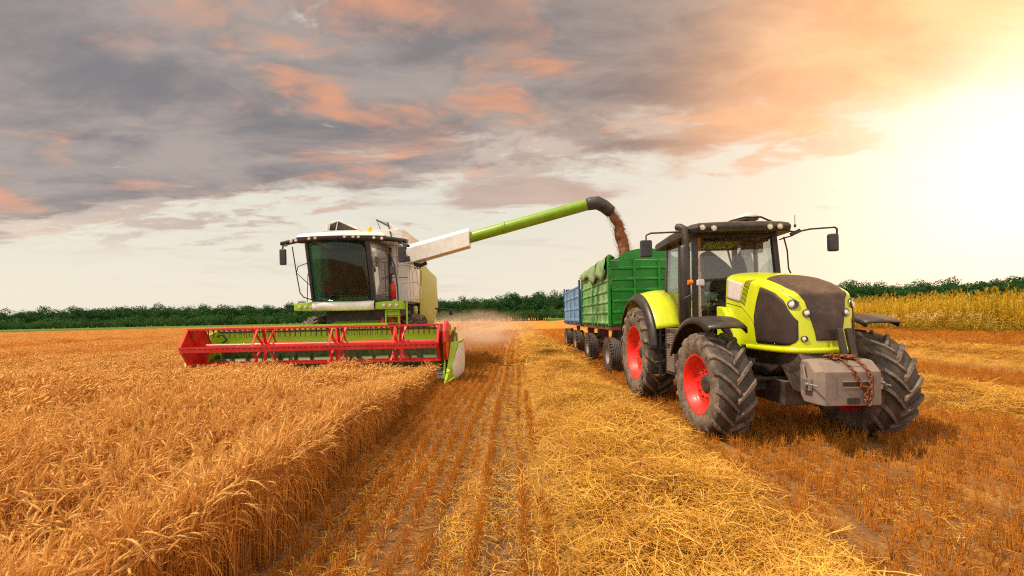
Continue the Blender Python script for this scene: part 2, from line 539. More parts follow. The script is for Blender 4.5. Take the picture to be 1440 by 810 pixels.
def glass(name, tint=(0.9, 0.95, 0.93), refl=0.14, dirt=0.12, opaque=0.0):
    m, t = new_mat(name)
    g = t.node('ShaderNodeNewGeometry')
    tr = t.node('ShaderNodeBsdfTransparent'); t.put(tr.inputs[0], tint)
    gl_ = t.node('ShaderNodeBsdfGlossy'); t.put(gl_.inputs['Color'], (1, 1, 1)); gl_.inputs['Roughness'].default_value = 0.03
    lw = t.node('ShaderNodeLayerWeight'); lw.inputs[0].default_value = 0.25
    f = t.math('MULTIPLY_ADD', lw.outputs['Fresnel'], refl, refl * 0.25, clamp=True)
    mx = t.node('ShaderNodeMixShader'); t.l.new(f, mx.inputs[0]); t.l.new(tr.outputs[0], mx.inputs[1]); t.l.new(gl_.outputs[0], mx.inputs[2])
    df = t.node('ShaderNodeBsdfDiffuse'); t.put(df.inputs[0], (0.4, 0.34, 0.28))
    mx2 = t.node('ShaderNodeMixShader')
    n = t.noise(g.outputs['Position'], 3.0, 6, 0.7, 0.6)
    t.l.new(t.smooth(n, 0.35, 0.8, opaque, dirt + opaque), mx2.inputs[0])
    t.l.new(mx.outputs[0], mx2.inputs[1]); t.l.new(df.outputs[0], mx2.inputs[2])
    finish(t, mx2.outputs[0]); return m
M_GLASS = glass('cab_glass', (0.92, 0.92, 0.90), 0.22, 0.05)
M_GLASSB = glass('side_glass', (0.85, 0.90, 0.90), 0.3, 0.08, 0.0)
M_GLASSG = glass('green_tinted_glass', (0.34, 0.52, 0.42), 0.12, 0.04)
def lens_mat():
    m, t = new_mat('headlight_glass')
    p = principled(t, (0.85, 0.80, 0.68), 0.12, 0.0, Coat_Weight=1.0)
    finish(t, p.outputs[0]); return m
M_LENS = lens_mat()
m_, t_ = new_mat('chrome'); p_ = principled(t_, (0.75, 0.73, 0.70), 0.12, 1.0); finish(t_, p_.outputs[0]); M_CHROME = m_
m_, t_ = new_mat('lit_beacon')
p_ = principled(t_, (0.9, 0.35, 0.03), 0.2, 0.0)
p_.inputs['Emission Color'].default_value = (1, 0.30, 0.02, 1); p_.inputs['Emission Strength'].default_value = 0.7
finish(t_, p_.outputs[0]); M_BEACON = m_

# ---------------------------------------------------------------- wheels
def ag_tyre(c, r, wd, rr, n=20, lug=0.05, out=-1):
    cx, cy, cz = c
    car = MB()
    h = r - rr
    prof = [(-.40, rr - .01), (-.47, rr + .12 * h), (-.505, rr + .40 * h), (-.50, rr + .62 * h), (-.455, r - lug - .05 * r), (-.38, r - lug - .012 * r), (-.2, r - lug), (0, r - lug + .003)]
    prof = prof + [(-a, b) for a, b in prof[-2::-1]]
    car.lathe(c, (1, 0, 0), [(a * wd, b) for a, b in prof], 56)
    L = MB()
    for s in (-1, 1):
        for i in range(n):
            a0 = (i + (0.5 if s > 0 else 0)) * 2 * math.pi / n
            dl = wd * 0.56 / r
            ring = []
            for (t, rt, rb, hw_) in ((0.0, r, r - lug - .02, .034), (.3, r + .002, r - lug - .02, .034), (.65, r - .004, r - lug - .03, .038), (.93, r - .026, r - lug - .055, .040), (1.03, r - .075, r - .16, .040), (1.05, r - .13, r - .20, .030)):
                x = s * wd * (-.02 + .50 * t) if t < 1.02 else s * wd * .508
                ang = a0 + dl * min(t, 1.0) ** 0.9
                hb, ht = hw_ * 1.45 * r / .8 / r * 0.85, hw_ * r / .8 / r * 0.85
                q = []
                for (da, rad) in ((-hb, rb), (-ht, rt), (ht, rt), (hb, rb)):
                    A = ang + da
                    q.append(Vector((cx + x, cy - rad * math.cos(A), cz + rad * math.sin(A))))
                ring.append(q)
            vv = [p for q in ring for p in q]
            ff = []
            for k in range(len(ring) - 1):
                for j in range(4):
                    ff.append((k * 4 + j, k * 4 + (j + 1) % 4, (k + 1) * 4 + (j + 1) % 4, (k + 1) * 4 + j))
            ff.append((0, 1, 2, 3)); m4 = (len(ring) - 1) * 4; ff.append((m4 + 3, m4 + 2, m4 + 1, m4))
            L.add(vv, ff)
    return car, L

def rim_mesh(c, rr, wd, out=-1, hub=0.13):
    m = MB()
    o = out
    prof = [(o * wd * .42, rr + .025), (o * wd * .44, rr + .012), (o * wd * .42, rr - .015), (o * wd * .33, rr - .03), (o * wd * .31, rr - .055), (o * wd * .18, rr - .065),
            (o * wd * .12, rr - .10), (o * wd * .10, rr * .72), (o * wd * .16, rr * .55), (o * wd * .17, rr * .40), (o * wd * .14, hub), (o * wd * .14, .001)]
    m.lathe(c, (1, 0, 0), prof, 48)
    back = [(-o * wd * .42, rr + .025), (-o * wd * .44, rr), (-o * wd * .3, rr - .03), (-o * wd * .1, rr - .07), (o * wd * .06, rr - .09), (o * wd * .06, rr * .5), (o * wd * .02, .01)]
    m.lathe(c, (1, 0, 0), back, 48)
    return m
def hub_mesh(c, rr, wd, out=-1, hub=0.13, nb=10, fl=None):
    m = MB(); o = out
    m.lathe(c, (1, 0, 0), [(o * wd * .10, hub * 1.3), (o * wd * .17, hub * 1.1), (o * wd * .22, hub * .8), (o * wd * .23, hub * .5), (o * wd * .23, .001)], 24)
    for k in range(nb):
        a = 2 * math.pi * k / nb; q = rr * .47
        p = Vector((c[0] + o * wd * .17, c[1] + math.cos(a) * q, c[2] + math.sin(a) * q))
        m.tube([p, p + Vector((o * .03, 0, 0))], .014, 6)
    return m

def add_wheel(root, c, r, wd, rr, out, n=20, lug=0.05):
    car, L = ag_tyre(c, r, wd, rr, n, lug, out)
    wh = car.build('wheel', M_SIDEW, root)
    L.build('tread_lugs', M_LUG, wh, bevel=0.006, segs=1)
    tb = MB(); tb.lathe(c, (1, 0, 0), [(-.44 * wd, r - lug - .045 * r + .004), (-.38 * wd, r - lug - .012 * r + .005), (-.2 * wd, r - lug + .004), (0, r - lug + .007), (.2 * wd, r - lug + .004), (.38 * wd, r - lug - .012 * r + .005), (.44 * wd, r - lug - .045 * r + .004)], 56)
    tb.build('tread', M_TYRE, wh)
    rim_mesh(c, rr, wd, out).build('rim', M_REDRIM, wh)
    hub_mesh(c, rr, wd, out).build('hub', M_CHASSIS, wh)
    return wh
def lamp(root, c, nrm, r, depth=0.03, name='headlight', ring=None):
    c = Vector(c); nrm = Vector(nrm).normalized()
    m = MB()
    a, b = frame_from(nrm)
    m.lathe(c, nrm, [(-depth, r * 1.05), (0.004, r * 1.22), (0.008, r * 1.1), (0.0, r)], 20)
    h = m.build(name, ring or M_CHROME, root)
    l = MB(); l.lathe(c, nrm, [(-0.004, r), (0.004, r * .9), (0.010, r * .5), (0.012, .0005)], 18)
    l.build('lens', M_LENS, h)
    return h
M_GLASSC = glass('pale_side_glass', (0.45, 0.55, 0.52), 0.35, 0.3, 0.08)
M_CABDK = paint('dark_cab_lining', (0.05, 0.06, 0.055), 0.8, 0.2)
M_MOSS = paint('greenish_fittings', (0.12, 0.14, 0.02), 0.6, 0.5)
M_REDOR = paint('orange_red_guard', (0.62, 0.08, 0.02), 0.5, 0.4)
# ---------------------------------------------------------------- terrain
rng = np.random.default_rng(11)
def sstep(a, b, x):
    t = np.clip((x - a) / (b - a), 0, 1)
    return t * t * (3 - 2 * t)
EDGE0, EDGE1 = -1.86, -0.052             # crop edge: x = EDGE0 + EDGE1*y, near the viewer
def edge_x(y):
    y = np.asarray(y, dtype=float)
    return EDGE0 + EDGE1 * np.minimum(y, 12) + 0.03 * np.sin(y * 2.3) + 0.02 * np.sin(y * 6.1 + 1)
WINDROWS = [(1.28, 1.10, 0.42), (8.9, 1.2, 0.30), (16.4, 1.2, 0.30), (-5.9, 1.1, 0.28)]
def ground_h(x, y):
    x = np.asarray(x, dtype=float); y = np.asarray(y, dtype=float)
    h = 0.55 * sstep(13, 26, x)
    h = h + 0.012 * np.sin(x * 9.0 + 0.3 * np.sin(y * 1.3)) * sstep(40, 15, y)
    h = h + 0.02 * np.sin(x * 1.1 + y * 0.33) * np.sin(y * 0.71 + 1.0)
    for rx in (-0.62, -0.12, 4.6, 12.2):
        h = h - 0.035 * np.exp(-((x - rx) / 0.13) ** 2)
    return h

def wave(seed, P, scale):
    """cheap smooth 2-D value noise"""
    r_ = np.random.default_rng(seed)
    g = r_.random((64, 64))
    x = P[:, 0] / scale; y = P[:, 1] / scale
    xi = np.floor(x).astype(int); yi = np.floor(y).astype(int)
    fx = x - xi; fy = y - yi
    fx = fx * fx * (3 - 2 * fx); fy = fy * fy * (3 - 2 * fy)
    a = g[xi % 64, yi % 64]; b = g[(xi + 1) % 64, yi % 64]; c = g[xi % 64, (yi + 1) % 64]; d = g[(xi + 1) % 64, (yi + 1) % 64]
    return (a * (1 - fx) + b * fx) * (1 - fy) + (c * (1 - fx) + d * fx) * fy

def ground_material():
    m, t = new_mat('stubble_soil')
    g = t.node('ShaderNodeNewGeometry')
    P = g.outputs['Position']
    sp = t.node('ShaderNodeSeparateXYZ'); t.put(sp.inputs[0], P)
    X, Y, Z = sp.outputs
    # streaks along the drilling direction
    st = t.combine(t.math('MULTIPLY', X, 5.0), t.math('MULTIPLY', Y, 0.35), 0.0)
    n_row = t.noise(st, 1.0, 4, 0.6)
    n_fine = t.noise(P, 38, 6, 0.75)
    n_mid = t.noise(P, 2.6, 5, 0.6)
    n_big = t.noise(P, 0.12, 4, 0.6)
    soil = t.mix(t.smooth(n_fine, 0.3, 0.7), (0.085, 0.045, 0.022), (0.27, 0.155, 0.078))
    straw = t.mix(t.smooth(n_fine, 0.35, 0.7), (0.36, 0.145, 0.022), (0.76, 0.38, 0.07))
    f = t.math('MULTIPLY_ADD', n_row, 1.0, t.math('MULTIPLY_ADD', n_mid, 0.8, -0.55))
    f = t.math('MULTIPLY_ADD', n_big, 0.4, t.math('SUBTRACT', f, 0.1))
    # farther off only the straw on top of the ground is seen
    far = t.smooth(Y, 9.0, 40.0, 0.0, 0.8)
    f = t.math('ADD', t.smooth(f, 0.2, 0.75, 0.05, 0.62), far, clamp=True)
    c = t.mix(f, soil, straw)
    # long bands left by each pass of the machine
    band = t.noise(t.combine(t.math('MULTIPLY', X, 0.55), t.math('MULTIPLY', Y, 0.012), 0.0), 1.0, 3, 0.6)
    c = t.mix(t.smooth(band, 0.48, 0.72, 0.0, 0.42), c, (0.30, 0.125, 0.035))
    # shallow cracks in the dry soil
    vo = t.node('ShaderNodeTexVoronoi', feature='DISTANCE_TO_EDGE')
    t.put(vo.inputs['Vector'], t.vmath('ADD', P, t.vmath('SCALE', t.noise(P, 3.0, 3, 0.6, out='Color'), None)))
    vo.inputs['Scale'].default_value = 2.2
    crack = t.math('MULTIPLY', t.smooth(vo.outputs['Distance'], 0.0, 0.03, 1.0, 0.0), t.smooth(n_mid, 0.5, 0.62))
    c = t.mix(t.math('MULTIPLY', crack, 0.7), c, (0.03, 0.018, 0.01))
    p = principled(t, c, 0.95, 0.0, Specular_IOR_Level=0.1)
    hsum = t.math('ADD', t.math('MULTIPLY', n_fine, 0.6), t.math('MULTIPLY', n_mid, 0.8))
    bump(t, p, hsum, 0.9, 0.03)
    finish(t, p.outputs[0])
    return m
M_GROUND = ground_material()

def axis(lo, mid_lo, mid_hi, hi, fine, grow):
    a = list(np.arange(mid_lo, mid_hi, fine))
    s = fine; x = a[-1]
    while x < hi:
        s *= grow; x += s; a.append(min(x, hi))
    s = fine; x = mid_lo; b = []
    while x > lo:
        s *= grow; x -= s; b.append(max(x, lo))
    return np.array(b[::-1] + a)
gx = axis(-2500, -3.5, 6.0, 2500, 0.06, 1.08)
gy = axis(-60, 0.6, 9.0, 3500, 0.10, 1.07)
GX, GY = np.meshgrid(gx, gy)
GZ = ground_h(GX, GY)
V = np.stack([GX.ravel(), GY.ravel(), GZ.ravel()], 1)
nx, ny = len(gx), len(gy)
I = (np.arange(ny - 1)[:, None] * nx + np.arange(nx - 1)[None, :]).ravel()
FC = np.stack([I, I + 1, I + nx + 1, I + nx], 1)
ground = np_mesh('ground', V, FC, M_GROUND)
ground.data.polygons.foreach_set('use_smooth', [True] * len(ground.data.polygons))
tag(ground, kind='structure')

# ---------------------------------------------------------------- plant meshes (numpy)
class TriBag:
    def __init__(s): s.v = []; s.f = []; s.k = 0; s.mi = []; s.cur = 0
    def ribbon(s, pts, wd, side):
        """pts (n,3), wd (n,), side (3,) -> flat strip"""
        pts = np.asarray(pts, float); wd = np.asarray(wd, float)
        n = len(pts)
        a = pts - side * wd[:, None] / 2; b = pts + side * wd[:, None] / 2
        vv = np.empty((2 * n, 3)); vv[0::2] = a; vv[1::2] = b
        i = np.arange(n - 1) * 2 + s.k
        s.f.append(np.stack([i, i + 1, i + 3, i + 2], 1))
        s.v.append(vv); s.k += 2 * n; s.mi += [s.cur] * (n - 1)
    def tube(s, pts, r, n=3, ph=0.0):
        pts = np.asarray(pts, float); r = np.asarray(r, float)
        m_ = len(pts)
        d = np.gradient(pts, axis=0); d /= np.linalg.norm(d, axis=1)[:, None] + 1e-9
        ref = np.array([0.3, 0.9, 0.1]); 
        a = np.cross(d, ref); a /= np.linalg.norm(a, axis=1)[:, None] + 1e-9
        b = np.cross(d, a)
        vv = []
        for k in range(n):
            an = ph + 2 * math.pi * k / n
            vv.append(pts + (a * math.cos(an) + b * math.sin(an)) * r[:, None])
        vv = np.stack(vv, 1).reshape(-1, 3)
        for k in range(n):
            i = np.arange(m_ - 1) * n + s.k
            k2 = (k + 1) % n
            s.f.append(np.stack([i + k, i + k2, i + n + k2, i + n + k], 1))
        s.v.append(vv); s.k += m_ * n; s.mi += [s.cur] * ((m_ - 1) * n)
    def mesh(s, name, mat):
        o = np_mesh(name, np.concatenate(s.v), np.concatenate(s.f), mat[0] if isinstance(mat, list) else mat, link=False)
        if isinstance(mat, list):
            for m2 in mat[1:]: o.data.materials.append(m2)
            if len(o.data.polygons) == len(s.mi): o.data.polygons.foreach_set('material_index', s.mi)
        return o

def wheat_proto(seed, n, spread, fat, simple=False, upright=False, mats=None):
    r_ = np.random.default_rng(seed)
    B = TriBag()
    for i in range(n):
        b0 = np.array([r_.normal() * spread, r_.normal() * spread, 0.0])
        hgt = r_.uniform(0.66, 0.86)
        az = r_.uniform(0, 2 * math.pi); lean = abs(r_.normal()) * (0.02 if upright else 0.05) + 0.01
        ld = np.array([math.cos(az), math.sin(az), 0])
        ts = np.linspace(0, 1, 4 if simple else 6)
        pts = b0 + np.outer(ts, [0, 0, hgt]) + np.outer(ts ** 2 * lean * 1.6, ld)
        sd_ = np.array([-math.sin(az + 0.7), math.cos(az + 0.7), 0])
        if simple:
            B.ribbon(pts, np.full(len(pts), 0.0042 * fat), sd_)
        else:
            B.tube(pts, np.linspace(0.0028, 0.0017, len(pts)) * fat)
        # bending neck and ear
        tip = pts[-1]; d = np.array([0, 0, 1.0]) + ld * lean * 2
        baz = az + r_.normal() * 0.5
        bd = np.array([math.cos(baz), math.sin(baz), 0])
        bend = r_.uniform(0.25, 0.95) if r_.random() < (0.55 if upright else 0.75) else r_.uniform(0.0, 0.2)
        neck = [tip]; ang = 0.1
        L = r_.uniform(0.075, 0.105)
        for k in range(3):
            ang += bend * 0.5
            neck.append(neck[-1] + (np.array([0, 0, math.cos(ang)]) + bd * math.sin(ang)) * 0.03)
        B.ribbon(np.array(neck), np.full(4, 0.003 * fat), sd_) if simple else B.tube(np.array(neck), np.full(4, 0.0014 * fat))
        ear = [neck[-1]]; segs = 4 if simple else 8
        for k in range(segs):
            ang += bend * 0.22 * (8 / segs) * 0.6
            ear.append(ear[-1] + (np.array([0, 0, math.cos(ang)]) + bd * math.sin(ang)) * L / segs)
        ear = np.array(ear)
        B.cur = 1
        prof = np.sin(np.linspace(0.25, math.pi - 0.2, segs + 1)) ** 0.6 * 0.0092 * min(fat, 1.6)
        if not simple: prof[1::2] *= 0.6
        B.tube(ear, prof, 3 if simple else 4, r_.random())
        # awns
        na = 3 if simple else 9
        for k in range(na):
            j = r_.integers(1, segs)
            s0 = ear[j]; dd = ear[j] - ear[j - 1]; dd /= np.linalg.norm(dd)
            q_ = r_.normal(size=3) * 0.36
            al = r_.uniform(0.06, 0.10)
            s1 = s0 + (dd + q_ * 0.7) * al * 0.5
            s2 = s1 + (dd + q_ * 1.0) * al * 0.5
            sd2 = np.cross(dd, q_); sd2 /= np.linalg.norm(sd2) + 1e-9
            B.ribbon(np.array([s0, s1, s2]), np.array([0.0020, 0.0014, 0.0005]) * fat * (1.6 if simple else 1), sd2)
        B.cur = 0
        # dry leaves
        for k in range(1 if simple else r_.integers(1, 3)):
            z0 = r_.uniform(0.25, 0.8) * hgt
            j = z0 / hgt
            p0 = b0 + np.array([0, 0, z0]) + ld * lean * 1.6 * j * j
            la = r_.uniform(0, 2 * math.pi); l_d = np.array([math.cos(la), math.sin(la), 0])
            ll = r_.uniform(0.08, 0.2)
            tt = np.linspace(0, 1, 4)
            lp = p0 + np.outer(tt, l_d) * ll * 0.8 + np.outer(tt * 0.5 - tt ** 2 * r_.uniform(0.6, 1.6), [0, 0, ll])
            B.ribbon(lp, np.array([0.004, 0.007, 0.005, 0.001]) * fat, np.array([-l_d[1], l_d[0], 0.3]))
    return B

M_WHEAT = plant_mat('ripe_wheat', (0.50, 0.19, 0.030), (0.85, 0.44, 0.10), trans=0.25, scale=0.9, rough=0.6)
M_EAR = plant_mat('ripe_ears', (0.68, 0.31, 0.06), (1.0, 0.67, 0.23), trans=0.22, scale=0.9, rough=0.55)
M_STUB = plant_mat('stubble_straw', (0.42, 0.14, 0.014), (0.86, 0.38, 0.045), trans=0.25, scale=1.2)
M_STRAW = plant_mat('loose_straw', (0.48, 0.19, 0.02), (1.0, 0.66, 0.13), trans=0.2, scale=1.5, rough=0.5)

near_w = [wheat_proto(100 + i, 6, 0.035, 1.0).mesh('wheat_clump', [M_WHEAT, M_EAR]) for i in range(10)]
mid_w = [wheat_proto(200 + i, 12, 0.075, 1.5, simple=True).mesh('wheat_tuft', [M_WHEAT, M_EAR]) for i in range(8)]
far_w = [wheat_proto(300 + i, 22, 0.22, 3.2, simple=True).mesh('wheat_patch', [M_WHEAT, M_EAR]) for i in range(6)]

def crop_height(P):
    a = wave(5, P, 1.1) * 0.5 + wave(6, P, 0.37) * 0.28 + wave(7, P * np.array([1.0, 0.45]), 3.3) * 0.35
    y = P[:, 1]
    a = a + 0.9 * (wave(17, P * np.array([1.0, 0.10]), 0.8) - 0.5)
    return (0.74 + 0.48 * a) * (1 - 0.36 * sstep(4.5, 10.5, y) + 0.16 * sstep(13, 24, y))

def cut_out(P):
    """True where standing wheat is left"""
    x, y = P[:, 0], P[:, 1]
    keep = x < edge_x(y)
    keep &= ~((x > -9.75) & (y > 11.55))     # the strip behind the cutter bar
    keep &= ~((x > -41) & (x < -34))
    return keep

def make_crop(name, protos, xr, yr, dens, keepfn, tilt=0.10, sc=(0.9, 1.1), seed=0):
    r_ = np.random.default_rng(seed)
    area = (xr[1] - xr[0]) * (yr[1] - yr[0])
    n = int(area * dens)
    P = np.stack([r_.uniform(xr[0], xr[1], n), r_.uniform(yr[0], yr[1], n)], 1)
    k = keepfn(P)
    P = P[k]
    n = len(P)
    ch = crop_height(P)
    Z = ground_h(P[:, 0], P[:, 1])
    wdir = wave(8, P, 0.9) * 6.28 + r_.normal(size=n) * 0.5
    lean_ = np.abs(r_.normal(size=n)) * tilt + 0.16 * wave(9, P, 0.7) ** 2
    edge_d = edge_x(P[:, 1]) - P[:, 0]
    lean_ = lean_ * (0.15 + 0.85 * sstep(0.05, 0.7, edge_d))
    rot = np.stack([np.cos(wdir) * lean_, np.sin(wdir) * lean_, r_.uniform(0, 6.28, n)], 1)
    s_ = r_.uniform(sc[0], sc[1], n)
    scl = np.stack([s_ * 1.0, s_ * 1.0, ch * s_], 1)
    idx = r_.integers(0, len(protos), n)
    return np.concatenate([P, Z[:, None]], 1), rot, scl, idx

def in_view(P, left=1.5):
    """what this place can show: a wedge opening away from the road edge"""
    return (P[:, 0] > -left * P[:, 1] - 2.5)

def near_keep(P):
    d = np.hypot(P[:, 0], P[:, 1])
    return cut_out(P) & (d < 7.5) & (d > 1.15) & in_view(P)
def mid_keep(P):
    d = np.hypot(P[:, 0], P[:, 1])
    return cut_out(P) & (d >= 7.5) & (d < 24) & in_view(P)
def far_keep(P):
    d = np.hypot(P[:, 0], P[:, 1])
    dens = np.clip(70 / d, 0.12, 1)
    return cut_out(P) & (d >= 24) & (d < 195) & in_view(P) & (np.random.default_rng(3).random(len(P)) < dens)
sets = []
sets.append((near_w, make_crop('n', near_w, (-13, -1.5), (0.2, 8), 92, near_keep, seed=21)))
sets.append((mid_w, make_crop('m', mid_w, (-26, -1.5), (0.2, 24), 38, mid_keep, seed=22)))
sets.append((far_w, make_crop('f', far_w, (-235, -9), (4, 190), 3.0, far_keep, tilt=0.05, seed=23)))
def edge_keep(P):
    d = edge_x(P[:, 1]) - P[:, 0]
    return (d > 0) & (d < 0.30) & (P[:, 1] < 11.6) & (P[:, 1] > 1.0)
edge_w = [wheat_proto(600 + i, 5, 0.03, 1.05, upright=True).mesh('wheat_edge', [M_WHEAT, M_EAR]) for i in range(8)]
sets.append((edge_w, make_crop('e', edge_w, (-3, -1.5), (0.2, 11.6), 150, edge_keep, tilt=0.015, seed=24)))
allp, base = [], 0
PP, RR, SS, II, protos = [], [], [], [], []
starts = {}
for pr, (P_, r_, s_, i_) in sets:
    if id(pr) not in starts: starts[id(pr)] = len(protos); protos += pr
    PP.append(P_); RR.append(r_); SS.append(s_); II.append(i_ + starts[id(pr)])
for i, p in enumerate(protos): p.name = 'wheat_%03d' % i
wheat = scatter('wheat_crop', np.concatenate(PP), np.concatenate(RR), np.concatenate(SS), np.concatenate(II), protos)
tag(wheat, 'standing ripe golden wheat left of the cut strip', 'wheat', kind='stuff')
print('wheat instances', sum(len(p) for p in PP))

# ---------------------------------------------------------------- stubble
def stub_proto(seed, n, spread, fat):
    r_ = np.random.default_rng(seed); B = TriBag()
    for i in range(n):
        b0 = np.array([r_.normal() * spread * 0.6, r_.normal() * spread, 0])
        h_ = r_.uniform(0.09, 0.185); a_ = r_.uniform(0, 6.28)
        tip = b0 + np.array([math.cos(a_), math.sin(a_), 0]) * abs(r_.normal()) * 0.03 + np.array([0, 0, h_])
        B.tube(np.array([b0, (b0 + tip) / 2, tip]), np.array([0.0026, 0.0024, 0.002]) * fat)
        if r_.random() < 0.35:
            l_ = np.array([math.cos(a_ + 1), math.sin(a_ + 1), 0.2]) * r_.uniform(0.03, 0.09)
            B.ribbon(np.array([tip * 0.6, tip * 0.6 + l_, tip * 0.6 + l_ * 1.5 + np.array([0, 0, -0.03])]), np.array([0.005, 0.006, 0.001]) * fat, np.array([0.5, 0.5, 0.5]))
    return B
stub_n = [stub_proto(400 + i, 7, 0.022, 1.0) for i in range(8)]
stub_f = [stub_proto(420 + i, 12, 0.07, 2.0) for i in range(6)]
def straw_proto(seed, n, spread, fat, lift=0.25, lmin=0.08, lmax=0.34):
    r_ = np.random.default_rng(seed); B = TriBag()
    for i in range(n):
        c = np.array([r_.normal() * spread, r_.normal() * spread, abs(r_.normal()) * 0.02])
        a_ = r_.uniform(0, 6.28); e_ = r_.normal() * lift
        d = np.array([math.cos(a_) * math.cos(e_), math.sin(a_) * math.cos(e_), math.sin(e_)])
        L = r_.uniform(lmin, lmax)
        sag = np.array([r_.normal(), r_.normal(), r_.normal()]) * 0.02
        pts = np.array([c - d * L / 2, c + sag, c + d * L / 2])
        if r_.random() < 0.6: B.tube(pts, np.full(3, 0.0019) * fat)
        else: B.ribbon(pts, np.array([0.005, 0.006, 0.003]) * fat, np.array([-d[1], d[0], r_.normal() * 0.4]))
    return B
straw_n = [straw_proto(500 + i, 26, 0.10, 1.0) for i in range(8)]
straw_f = [straw_proto(520 + i, 40, 0.30, 2.4, lmin=0.2, lmax=0.6) for i in range(6)]
straw_l = [straw_proto(540 + i, 9, 0.10, 1.0, 0.12, 0.04, 0.16) for i in range(6)]   # thin litter

def windrow_h(x, y):
    h = np.zeros_like(x)
    for (cx, hw, hh) in WINDROWS:
        wob = 0.10 * np.sin(y * 0.9 + cx) + 0.06 * np.sin(y * 2.3)
        k = np.clip(1 - ((x - cx - wob) / hw) ** 2, 0, 1) ** 0.8
        if cx < -3: k = k * (y > 21)
        P_ = np.stack([np.ravel(x), np.ravel(y)], 1)
        nz = (wave(15, P_, 0.45) * 0.6 + wave(16, P_, 1.3) * 0.7).reshape(np.shape(x))
        h = h + k * hh * (0.45 + 0.8 * nz)
    return h

# stubble points: drilled rows 0.19 m apart
r_ = np.random.default_rng(31)
rows = np.arange(-9.6, 14, 0.20)
pts_n, pts_f = [], []
lane_d = {}
for rx in rows:
    lane = 0.65 + 0.35 * (0.5 + 0.5 * math.sin(rx * 7.7 + 1.0)) if -2.2 < rx < 0.3 else 0.8
    ys = np.arange(0.9, 16, 0.040); ys = ys + r_.normal(size=len(ys)) * 0.02
    xs = rx + r_.normal(size=len(ys)) * 0.014 + 0.02 * np.sin(ys * 0.6)
    k = r_.random(len(ys)) < lane * 0.95
    pts_n.append(np.stack([xs[k], ys[k]], 1))
rows2 = np.arange(-12, 30, 0.25)
for rx in rows2:
    ys = 16 * np.exp(np.arange(0, 1.35, 0.011)); ys = ys + r_.normal(size=len(ys)) * 0.1
    xs = rx + r_.normal(size=len(ys)) * 0.03
    pts_f.append(np.stack([xs, ys], 1))
def stub_keep(P):
    x, y = P[:, 0], P[:, 1]
    k = ~(cut_out(P)) & (x > -1.35 * y - 1) & (x < 1.5 * y + 1.5)
    k &= windrow_h(x, y) < 0.10
    for rx in (-0.62, -0.12, 4.6, 12.2):
        k &= ~((np.abs(x - rx) < 0.13) & (r_.random(len(x)) < 0.8))
    k &= wave(41, P, 0.35) > 0.12
    return k
pn = np.concatenate(pts_n); pn = pn[stub_keep(pn)]
pf = np.concatenate(pts_f); pf = pf[stub_keep(pf)]
def finish_set(P, nid, base, r_, tl=0.12, s0=0.8, s1=1.2, zoff=None):
    n = len(P)
    Z = ground_h(P[:, 0], P[:, 1]) if zoff is None else zoff
    rot = np.stack([r_.normal(size=n) * tl, r_.normal(size=n) * tl, r_.uniform(0, 6.28, n)], 1)
    s_ = r_.uniform(s0, s1, n)
    return np.concatenate([P, Z[:, None]], 1), rot, np.stack([s_, s_, s_], 1), r_.integers(0, nid, n) + base
a = finish_set(pn, 8, 0, r_); b = finish_set(pf, 6, 8, r_)
prot = [p.mesh('st', M_STUB) for p in stub_n + stub_f]
for i, p in enumerate(prot): p.name = 'stubble_%03d' % i
C = [np.concatenate([u, v]) for u, v in zip(a, b)]
stubble = scatter('stubble', C[0], C[1], C[2], C[3], prot)
tag(stubble, 'short cut wheat stubble in drilled rows', 'stubble', kind='stuff')
print('stubble', len(C[0]))

# thin litter of chopped straw over the cut ground
n = 30000
u_ = r_.random(n)
y_ = 0.9 + 17 * u_ ** 1.5
x_ = r_.uniform(-1, 1, n) * (1.3 * y_ + 1.5)
P_ = np.stack([x_, y_], 1)
k = ~cut_out(P_) & (x_ > -9.5) & (wave(51, P_ * np.array([1, 0.4]), 0.5) + 0.18 * ((x_ > -0.75) & (x_ < 0.6)) - 0.28 * (x_ < -0.8) - 0.5 * ((x_ > 2.4) & (x_ < 7)) + 0.5 * sstep(5, 10, x_) > r_.random(n) * 0.75 + 0.1)
P_ = P_[k]
a = finish_set(P_, 6, 0, r_, 0.1, 0.6, 1.3)
a[0][:, 2] += 0.008
prot = [p.mesh('l', M_STRAW) for p in straw_l]
for i, p in enumerate(prot): p.name = 'litter_%03d' % i
lit = scatter('straw_litter', *a, prot)
tag(lit, 'scattered chopped straw on the cut ground', 'straw', kind='stuff')

